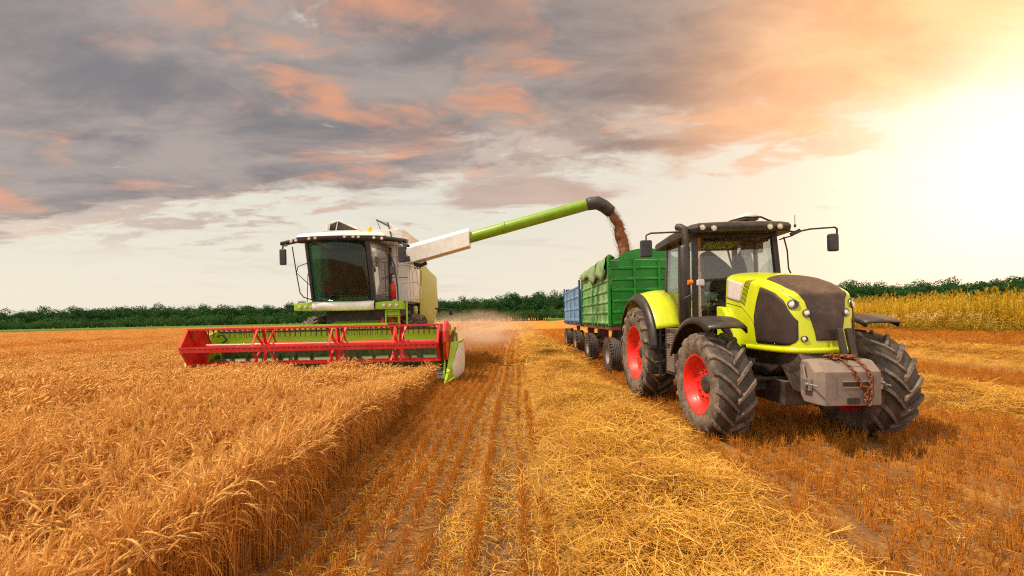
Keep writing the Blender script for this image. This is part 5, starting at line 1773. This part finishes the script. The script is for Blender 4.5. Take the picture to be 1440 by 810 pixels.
# dark underbelly
m = MB(); m.box2((-7.0, 14.6, .8), (-4.4, 19.5, 2.28)); m.build('underbody', M_CHASSIS, cmb)
# front drive wheels, rear steering wheels
for x, s in ((-7.55, -1), (-3.95, 1)):
    car, L = ag_tyre((x, 15.3, 1.05), 1.07, .75, .52, 20, .05)
    wh = car.build('wheel', M_TYRE, cmb); L.build('tread_lugs', M_LUG, wh); rim_mesh((x, 15.3, 1.05), .52, .75, s).build('rim', M_WHITE, wh)
for x, s in ((-7.2, -1), (-4.25, 1)):
    car, L = ag_tyre((x, 19.6, .68), .70, .50, .36, 18, .04)
    wh = car.build('wheel', M_TYRE, cmb); L.build('tread_lugs', M_LUG, wh); rim_mesh((x, 19.6, .68), .36, .50, s).build('rim', M_WHITE, wh)
m = MB(); m.box2((-7.5, 14.95, .8), (-4.1, 15.25, 1.1)); m.box2((-7.0, 19.5, .6), (-4.4, 19.7, .8)); m.build('axle', M_CHASSIS, cmb)
# deck: white bumper bar between green ends
Yd = 13.95
m = MB()
g = []
for i in range(13):
    x = -7.10 + 2.14 * i / 12
    g.append([(x, Yd - .06, 2.27), (x, Yd - .13, 2.34), (x, Yd - .14, 2.52), (x, Yd - .06, 2.60), (x, Yd + .25, 2.60)])
m.grid(g, thick=.02); m.build('front_bumper', M_WHITE, cmb)
for (xa, xb) in ((-7.78, -7.11), (-4.95, -3.98)):
    m = MB()
    m.hexa([(xa, Yd - .04, 2.30), (xb, Yd - .08, 2.27), (xb, Yd + .3, 2.27), (xa, Yd + .3, 2.30), (xa, Yd - .04, 2.54), (xb, Yd - .10, 2.60), (xb, Yd + .3, 2.60), (xa, Yd + .3, 2.56)])
    dk = m.build('deck_end', M_LIME2, cmb, bevel=.02)
    n_ = 3
    for k in range(n_):
        xx = xa + .22 + k * .2 if xa < -6 else xa + .32 + k * .22
        lamp(dk, (xx, Yd - .10, 2.43), (0, -1, -.1), .055, .04, 'work_light')
m = MB(); m.box2((-7.75, Yd + .1, 2.50), (-3.98, 15.6, 2.58)); m.build('deck', M_CHASSIS, cmb)
# ladder on the near side
m = MB()
for x in (-4.05, -3.98 + .22): m.beam((x - .12, 14.1, 1.1), (x - .12, 14.05, 2.56), .05, .05)
for x in (-4.62,): m.beam((x, 14.05, 1.2), (x, 14.05, 2.25), .05, .05); m.beam((x, 14.05, 2.25), (x + .45, 14.05, 2.25), .05, .05)
for z in (1.2, 1.5, 1.8, 2.1): m.box((-4.38, 14.1, z), (.5, .2, .03))
m.box2((-4.60, 14.10, 2.02), (-4.2, 14.14, 2.24))
m.build('ladder', M_LIMEB, cmb)
m = MB()
for k, (x, z, r) in enumerate(((-4.45, 1.90, .10), (-4.30, 1.75, .12), (-4.5, 1.62, .09), (-4.35, 2.0, .07), (-4.28, 1.55, .08))):
    m.lathe((x, 14.25, z), (0, 1, 0), [(-.04, r), (.03, r), (.04, r * .3)], 12)
m.box2((-4.62, 14.3, 1.45), (-4.2, 14.36, 2.1))
m.build('belt_drive', M_REDOR if 'M_REDOR' in globals() else M_RED, cmb)
m = MB(); m.lathe((-4.78, 14.2, 0), (0, 0, 1), [(1.52, .001), (1.53, .09), (1.88, .09), (1.95, .04), (2.0, .03)], 14); m.build('red_canister', M_RED, cmb)

# cab
cab = MB()
cx0, cx1 = -7.15, -4.93
# glass house: bottom narrower than top, windscreen leaning forward
def quadpts(z): 
    k = (z - 2.62) / 2.1
    return [(-7.10 - .10 * k, Yd - .02 - .22 * k, z), (-4.98 - .12 * k, Yd - .02 - .22 * k, z), (-4.85, 15.35, z), (-7.15, 15.35, z)]
bot, top = quadpts(2.62), quadpts(4.70)
m = MB(); g = []
for v in np.linspace(0, 1, 6):
    a = Vector(bot[0]).lerp(Vector(top[0]), v); b = Vector(bot[1]).lerp(Vector(top[1]), v)
    g.append([a.lerp(b, u) + Vector((0, -.16 * math.sin(math.pi * u), 0)) for u in np.linspace(0.02, .98, 11)])
m.grid(g, thick=.008); m.build('windscreen', M_GLASSG, cmb)
for i, j, nm in ((1, 2, 'side_window'), (0, 3, 'side_window')):
    m = MB(); g = []
    for v in (0, 1):
        a = Vector(bot[i]).lerp(Vector(top[i]), v); b = Vector(bot[j]).lerp(Vector(top[j]), v)
        g.append([a.lerp(b, u) for u in (0.06, .93)])
    m.grid(g, thick=.008, smooth=False); m.build(nm, M_GLASSC if i == 1 else M_GLASSG, cmb)
m = MB()
for k, wd_ in ((0, .10), (1, .13), (2, .12), (3, .12)):
    m.beam(bot[k], top[k], wd_, .10)
m.beam(Vector(bot[0]), Vector(bot[1]) , .06, .06); m.beam(bot[1], bot[2], .08, .08); m.beam(bot[0], bot[3], .08, .08)
m.build('cab_frame', M_BLACK, cmb, bevel=.012)
m = MB(); m.box2((-7.1, 15.33, 2.6), (-4.87, 15.40, 4.72)); m.box2((-7.1, 14.05, 2.585), (-4.95, 15.35, 2.64)); m.build('cab_rear_wall', M_CABDK, cmb)
m = MB(); m.box((-6.25, 15.0, 3.25), (.55, .45, .2)); m.box((-6.25, 15.2, 3.75), (.52, .14, .85)); m.box((-6.25, 14.9, 2.9), (.4, .4, .5)); m.build('driver_seat', M_SEAT, cmb, bevel=.04)
m = MB(); m.tube([(-6.2, 14.15, 2.65), (-6.2, 14.3, 3.3), (-6.2, 14.4, 3.5)], [.13, .12, .05], 10); c_ = Vector((-6.2, 14.42, 3.55)); a_, b_ = frame_from((0, -.5, .85))
m.tube([c_ + (a_ * math.cos(t) + b_ * math.sin(t)) * .22 for t in np.linspace(0, 2 * math.pi, 21)], .02, 6, caps=False)
m.box((-6.55, 14.4, 3.5), (.25, .08, .16)); m.build('steering_column', M_SEAT, cmb)
m = MB(); m.box((-6.72, 14.35, 3.05), (.28, .3, .62)); m.build('red_cooler_box', M_RED, cmb, bevel=.03)
# roof: white cap over black light visor
m = MB()
def vis(x):
    u = (x + 6.0) / 2.6
    return Yd - .42 + .42 * u * u, 4.80 - .22 * u * u
xs = np.linspace(-8.15, -3.78, 30)
g = []
for x in xs:
    y, z = vis(x)
    e = 1 if -7.45 < x < -4.6 else .55
    g.append([(x, y + .05, z - .13 * e), (x, y - .02, z - .10 * e), (x, y - .02, z + .05), (x, y + .10, z + .09), (x, y + .26, z + .06), (x, y + .22, z - .10 * e)])
m.grid(g, thick=None)
m.add(g[0], [tuple(range(6))]); m.add(g[-1], [tuple(range(6))])
m.grid([[r[5], r[0]] for r in g])
visr = m.build('light_visor', M_BLACK, cmb)
for px, py in ((407.5, 343.5), (415, 343), (435, 341), (444.5, 341), (486, 339.5), (498, 339.5), (505, 338.5), (526, 339), (536.5, 340)):
    p = at(px, py, 13.6); y, z = vis(p.x); lamp(visr, (p.x, y - .03, z - .02), (0, -1, -.1), .045, .02, 'work_light')
m = MB()
lo = [(-7.55, 13.62), (-6.8, 13.5), (-5.9, 13.46), (-5.0, 13.52), (-4.45, 13.64), (-4.4, 15.5), (-7.6, 15.5)]
v1 = [(x, y, 4.80) for x, y in lo]; v2 = [((x + 6) * .96 - 6, y + .06, 4.93 - .04 * abs(x + 6) / 1.5) for x, y in lo]; v3 = [((x + 6) * .86 - 6, y + .22, 4.98) for x, y in lo]
n_ = len(lo); ff = [tuple(range(n_))[::-1], tuple(range(2 * n_, 3 * n_))]
for k in range(2):
    for j in range(n_): ff.append((k * n_ + j, k * n_ + (j + 1) % n_, (k + 1) * n_ + (j + 1) % n_, (k + 1) * n_ + j))
m.add(v1 + v2 + v3, ff); m.build('cab_roof', M_WHITE, cmb, bevel=.03)
p = at(520, 331, 13.9); m = MB(); m.lathe((p.x, 13.9, 4.96), (0, 0, 1), [(0, .07), (.03, .075)], 16); bb = m.build('beacon', M_BLACK, cmb)
m = MB(); m.lathe((p.x, 13.9, 4.99), (0, 0, 1), [(0, .085), (.15, .08), (.20, .04), (.205, .001)], 16); m.build('beacon_dome', M_BEACON, bb)
# grain tank
m = MB()
ty0, ty1 = 15.45, 18.6
m.hexa([(-7.6, ty0, 2.6), (-4.15, ty0, 2.6), (-4.15, ty1, 2.6), (-7.6, ty1, 2.6), (-7.6, ty0, 4.98), (-4.15, ty0, 4.98), (-4.15, ty1, 4.98), (-7.6, ty1, 4.98)])
m.build('tank_body', M_WHITE, cmb, bevel=.04)
m = MB(); m.hexa([(-7.3, ty0 + .15, 4.97), (-4.4, ty0 + .15, 4.97), (-4.4, ty1 - .2, 4.97), (-7.3, ty1 - .2, 4.97), (-7.5, ty0 - .05, 5.42), (-4.3, ty0 - .05, 5.42), (-4.3, ty1, 5.42), (-7.5, ty1, 5.42)])
m.build('tank_extension', M_WHITE, cmb, bevel=.02)
m = MB(); p = at(507, 327, 15.38); m.box((p.x, 15.385, p.z), (.09, .01, .17)); m.build('warning_sticker', paint('yellow_sticker', (0.8, 0.55, 0.02), 0.5, 0.1), cmb)
for (xa, xb, za, zb) in ((-4.60, -4.585, 2.7, 4.9), (-4.9, -4.18, 3.55, 3.565), (-4.9, -4.18, 4.35, 4.36)):
    m = MB(); m.box2((xa, 15.435, za), (xb, 15.452, zb)); m.build('panel_gap', M_CHASSIS, cmb)
for q in (15.9, 16.5, 17.3):
    m = MB(); m.box2((-4.152, q, 4.3), (-4.12, q + .015, 4.95)); m.build('panel_gap', M_CHASSIS, cmb)
# open tank flaps
def flap(P, name='tank_flap', t=(0.03, 0.03, 0.0)):
    m = MB(); m.prism([Vector(p) for p in P], t); return m.build(name, M_WHITE, cmb, bevel=.008)
a1 = at(458, 332, 15.5); a2 = at(461, 315, 15.5); a3 = at(475, 310, 15.8); a4 = at(503, 322, 15.8)
flap([a1, a2, at(463, 314, 17.8), at(460, 330, 17.8)])
flap([a2, a3, at(477, 311, 17.9), at(464, 316, 17.9)], t=(0, 0, .03))
m = MB(); m.tube([a3, a4], .035, 6); m.tube([a3, at(472, 326, 15.6)], .02, 6); m.tube([a2, a3], .03, 6); m.tube([a1, a2], .03, 6); m.build('flap_frame', M_WHITE, cmb)
m = MB(); m.prism([a2 + Vector((.05, .1, 0)), a3 + Vector((0, .1, 0)), a4 + Vector((0, .1, 0)), at(490, 327, 15.9), at(462, 328, 15.9)], (0, .04, 0)); m.build('flap_lining', M_CABDK, cmb)
flap([at(545, 311, 15.6), at(571, 329, 15.6), at(576, 346, 15.8), at(571, 350, 15.5), at(551, 340, 15.4)], t=(0, .06, 0))
flap([at(529, 309, 15.5), at(545, 311, 15.5), at(548, 320, 15.6)], t=(0, .05, 0))
m = MB(); m.tube([at(530, 309, 15.5), at(538, 332, 15.5)], .012, 6); m.tube([at(545, 312, 15.55), at(552, 339, 15.35)], .03, 6); m.tube([at(529, 309, 15.5), at(546, 318, 15.5)], .03, 6); m.build('flap_strut', M_CHASSIS, cmb)
# rear bodywork with curved faded lime side panel
m = MB(); m.hexa([(-7.5, 18.3, 1.6), (-4.2, 18.3, 1.6), (-4.3, 21.2, 1.7), (-7.4, 21.2, 1.7), (-7.5, 18.3, 4.6), (-4.2, 18.3, 4.6), (-4.3, 21.0, 3.9), (-7.4, 21.0, 3.9)])
m.build('rear_body', M_WHITE, cmb, bevel=.05)
def side_panel(xs_, s, mat, poly, name, bul=.10):
    ys_ = [p[0] for p in poly]; 
    cy_ = sum(ys_) / len(poly); cz_ = sum(p[1] for p in poly) / len(poly)
    m = MB(); rings = []
    for k, (q, b) in enumerate(((1.0, 0.0), (.97, .03), (.6, .07), (.0, .09))):
        rings.append([Vector((xs_ + s * b * bul / .09, cy_ + (y - cy_) * q, cz_ + (z - cz_) * q)) for y, z in poly])
    n = len(poly); vv = [p for r in rings[:-1] for p in r] + [rings[-1][0]]
    ff = []
    for k in range(2):
        for j in range(n): ff.append((k * n + j, k * n + (j + 1) % n, (k + 1) * n + (j + 1) % n, (k + 1) * n + j))
    for j in range(n): ff.append((2 * n + j, 2 * n + (j + 1) % n, 3 * n))
    ff.append(tuple(range(n)))
    m.add(vv, ff, True); return m.build(name, mat, cmb)
for s, x in ((1, -4.14), (-1, -7.61)):
    side_panel(x, s, M_LIMEPALE, [(16.9, 2.0), (17.3, 4.25), (17.9, 4.35), (20.6, 4.1), (20.9, 2.5), (19.3, 1.45), (17.6, 1.75)], 'side_panel')
    side_panel(x, s, M_WHITE, [(15.5, 2.62), (15.5, 4.3), (17.2, 4.25), (16.8, 2.62)], 'tank_side_panel', .05)
m = MB(); m.lathe((-3.98, 15.6, 0), (0, 0, 1), [(2.0, .001), (2.0, .10), (2.4, .10), (2.45, .05)], 12); m.build('yellow_tank', M_LIMEPALE, cmb)
# handrails
m = MB()
hr = 14.1
def P_(px, py, Y=14.1): return at(px, py, Y)
m.tube([P_(559, 421), P_(558, 377), P_(561, 373), P_(578, 373), P_(585, 376), P_(588, 400), P_(592, 404), P_(592, 420)], .022, 8)
m.tube([P_(559, 398), P_(586, 397)], .018, 8); m.tube([P_(560, 421), P_(590, 421)], .022, 8); m.tube([P_(582, 421), P_(580, 384), P_(586, 377)], .018, 8)
m.tube([at(592, 421, 15.0), at(593, 382, 15.0), at(588, 376, 14.4)], .018, 8)
m.build('handrail', M_RAIL, cmb)
m = MB()
m.tube([P_(411, 347, 13.8), P_(417, 385, 13.8), P_(422, 412, 13.8), P_(427, 418, 13.8), P_(443, 423, 13.9)], .02, 6)
m.tube([P_(431, 345, 13.8), P_(436, 385, 13.8), P_(439, 423, 13.8)], .02, 6)
m.tube([P_(432, 370, 13.8), P_(419, 375, 13.8), P_(417, 384, 13.8), P_(437, 402, 13.8)], .014, 6)
m.tube([P_(432, 425, 13.9), P_(433, 385, 13.9)], .014, 6)
m.tube([P_(543, 343, 13.85), P_(555, 374, 13.85), P_(559, 405, 13.85), P_(560, 423, 13.85)], .026, 6)
m.tube([P_(521, 368, 13.85), P_(548, 369, 13.85), P_(555, 377, 13.85)], .012, 6); m.tube([P_(548, 387, 13.85), P_(537, 393, 13.85)], .012, 6); m.tube([P_(556, 412, 13.85), P_(533, 415, 13.85)], .012, 6)
m.build('grab_rail', M_BLACK, cmb)
# mirrors
for (px, py, w_, h_) in ((398, 361.5, .22, .55), (565.5, 357.5, .27, .56), (574, 364, .13, .20), (552.5, 380, .2, .3)):
    p = at(px, py, 13.7); m = MB(); m.box(p, (w_, .1, h_)); m.build('mirror', M_MIRR, cmb, bevel=.04, segs=3)
m = MB(); m.tube([at(404, 345, 13.75), at(398, 346, 13.72), at(397, 352, 13.7)], .03, 8); m.tube([at(560, 341, 13.85), at(569, 343, 13.75), at(571, 350, 13.7)], .035, 8); m.tube([at(568, 344, 13.8), at(575, 346, 14.0)], .05, 8)
m.build('mirror_arm', M_BLACK, cmb)
# fire extinguisher
p = at(553, 408, 14.3); m = MB(); m.lathe((p.x, 14.3, 0), (0, 0, 1), [(p.z - .33, .001), (p.z - .33, .10), (p.z + .18, .10), (p.z + .26, .05), (p.z + .33, .04), (p.z + .34, .001)], 16); fe = m.build('fire_extinguisher', M_RED, cmb)
# rear lamp bracket
m = MB(); m.tube([at(612, 434, 18.0), at(628, 435, 18.0), at(634, 437, 18.0)], .045, 8); m.box(at(634, 440, 18.0), (.14, .1, .2)); m.build('rear_lamp_arm', M_BLACK, cmb, bevel=.02)
# unloading auger: boxed base, green tube, dark spout
b0, b1 = at(575, 360, 15.6), at(661, 334, 14.9)
d = (b1 - b0).normalized()
m = MB()
def boxsec(c, w_, ht, hb):
    return [c + Vector((0, -w_, -hb)), c + Vector((0, w_, -hb)), c + Vector((0, w_ * 1.0, ht * .7)), c + Vector((0, w_ * .4, ht)), c + Vector((0, -w_ * .4, ht)), c + Vector((0, -w_, ht * .6))]
s0 = boxsec(b0, .30, .42, .34); s1 = boxsec(b1, .26, .34, .36)
vv = s0 + s1; ff = [tuple(range(6)), tuple(range(6, 12))[::-1]] + [(j, (j + 1) % 6, 6 + (j + 1) % 6, 6 + j) for j in range(6)]
m.add(vv, ff); m.build('auger_housing', M_WHITE, cmb, bevel=.02)
t1 = at(830, 286.5, 14.0)
m = MB(); m.tube([b1 - d * .5, t1], .20, 20)
mid = b1.lerp(t1, .30)
dd = (t1 - b1).normalized()
m.tube([mid - dd * .05, mid + dd * .05], .215, 20)
m.build('auger_tube', M_TUBE, cmb)
m = MB(); m.tube([t1 - dd * .12, t1 + dd * .02, t1 + dd * .25 + Vector((0, 0, -.04)), t1 + dd * .48 + Vector((0, 0, -.22)), t1 + Vector((.72, 0, -.30))], [.205, .225, .23, .22, .21], 20, caps=False)
sp_ = m.build('auger_spout', M_SPOUT, cmb); so_ = sp_.modifiers.new('s', 'SOLIDIFY'); so_.thickness = .02
m = MB(); q = at(590, 374, 15.5); m.tube([q, q + Vector((.28, 0, .12))], .07, 10); m.tube([q + Vector((-.2, 0, .0)), q], .12, 10); m.build('auger_joint', M_CHASSIS, cmb)
# grain falling from the spout
G = [at(856, 294, 14.0), at(864, 306, 14.0), at(870, 320, 14.0), at(874, 335, 14.0), at(878, 350, 14.0), at(880.5, 366, 14.0)]
RG = [.17, .20, .20, .22, .23, .28]
from mathutils import noise as mnoise
m = MB(); g = []
for i in range(61):
    u = i / 60 * 5; k = min(4, int(u)); f_ = u - k
    c = G[k].lerp(G[k + 1], f_); r0 = RG[k] + (RG[k + 1] - RG[k]) * f_
    row = []
    for j in range(29):
        a = 2 * math.pi * j / 28
        nn = mnoise.fractal(Vector((math.cos(a) * .9, math.sin(a) * .9, i * .075)), 0.8, 2.1, 4)
        r = r0 * (.84 + .34 * nn)
        row.append(c + Vector((math.cos(a) * r, math.sin(a) * r, 0)))
    g.append(row)
m.grid(g)
gs_ = m.build('grain_stream', M_GRAIN); tag(gs_, 'stream of reddish brown grain pouring from the auger spout', 'grain', kind='stuff')
rg_ = np.random.default_rng(9)
B = TriBag()
for i in range(5200):
    u = rg_.random() * 5; k = min(4, int(u)); f_ = u - k
    c = np.array(G[k].lerp(G[k + 1], f_)); r0 = (RG[k] + (RG[k + 1] - RG[k]) * f_)
    a = rg_.random() * 6.28; r = r0 * (.75 + abs(rg_.normal()) * .32)
    c = c + np.array([math.cos(a) * r, math.sin(a) * r, rg_.normal() * .03])
    s_ = .010; dv = rg_.normal(size=3); dv /= np.linalg.norm(dv); ev = np.cross(dv, [0.3, 0.4, .8]); 
    B.ribbon(np.array([c - dv * s_, c + dv * s_]), np.array([s_, s_]), ev)
sp = B.mesh('loose_grain', M_GRAIN); scene.collection.objects.link(sp); sp.parent = gs_

# ---------------------------------------------------------------- dust and air
def vol_box(name, lo, hi, dens, col, noise=None, aniso=0.3, emis=None):
    m, t = new_mat(name + '_air')
    pv = t.node('ShaderNodeVolumePrincipled')
    t.put(pv.inputs['Color'], col)
    pv.inputs['Anisotropy'].default_value = aniso
    if noise:
        tc_ = t.node('ShaderNodeTexCoord')
        g_ = tc_.outputs['Generated']
        n_ = t.noise(g_, noise, 4, 0.6, 0.6)
        # fade to nothing towards the outside of the box
        c_ = t.vmath('MULTIPLY', t.vmath('SUBTRACT', g_, (0.5, 0.5, 0.25)), (2.0, 2.0, 1.5))
        ln = t.node('ShaderNodeVectorMath', operation='LENGTH'); t.put(ln.inputs[0], c_)
        fall = t.smooth(ln.outputs['Value'], 0.25, 1.0, 1.0, 0.0)
        dn = t.math('MULTIPLY', t.math('MULTIPLY', t.smooth(n_, 0.30, 0.72), fall), dens)
        t.put(pv.inputs['Density'], dn)
    else:
        pv.inputs['Density'].default_value = dens
    o_ = t.node('ShaderNodeOutputMaterial'); t.l.new(pv.outputs[0], o_.inputs['Volume'])
    b = MB(); b.box2(lo, hi); o = b.build(name, m)
    tag(o, kind='stuff'); return o
du = vol_box('dust_cloud', (-9.5, 13.5, .02), (2.5, 55, 3.2), 0.17, (0.97, 0.85, 0.70), noise=3.5)
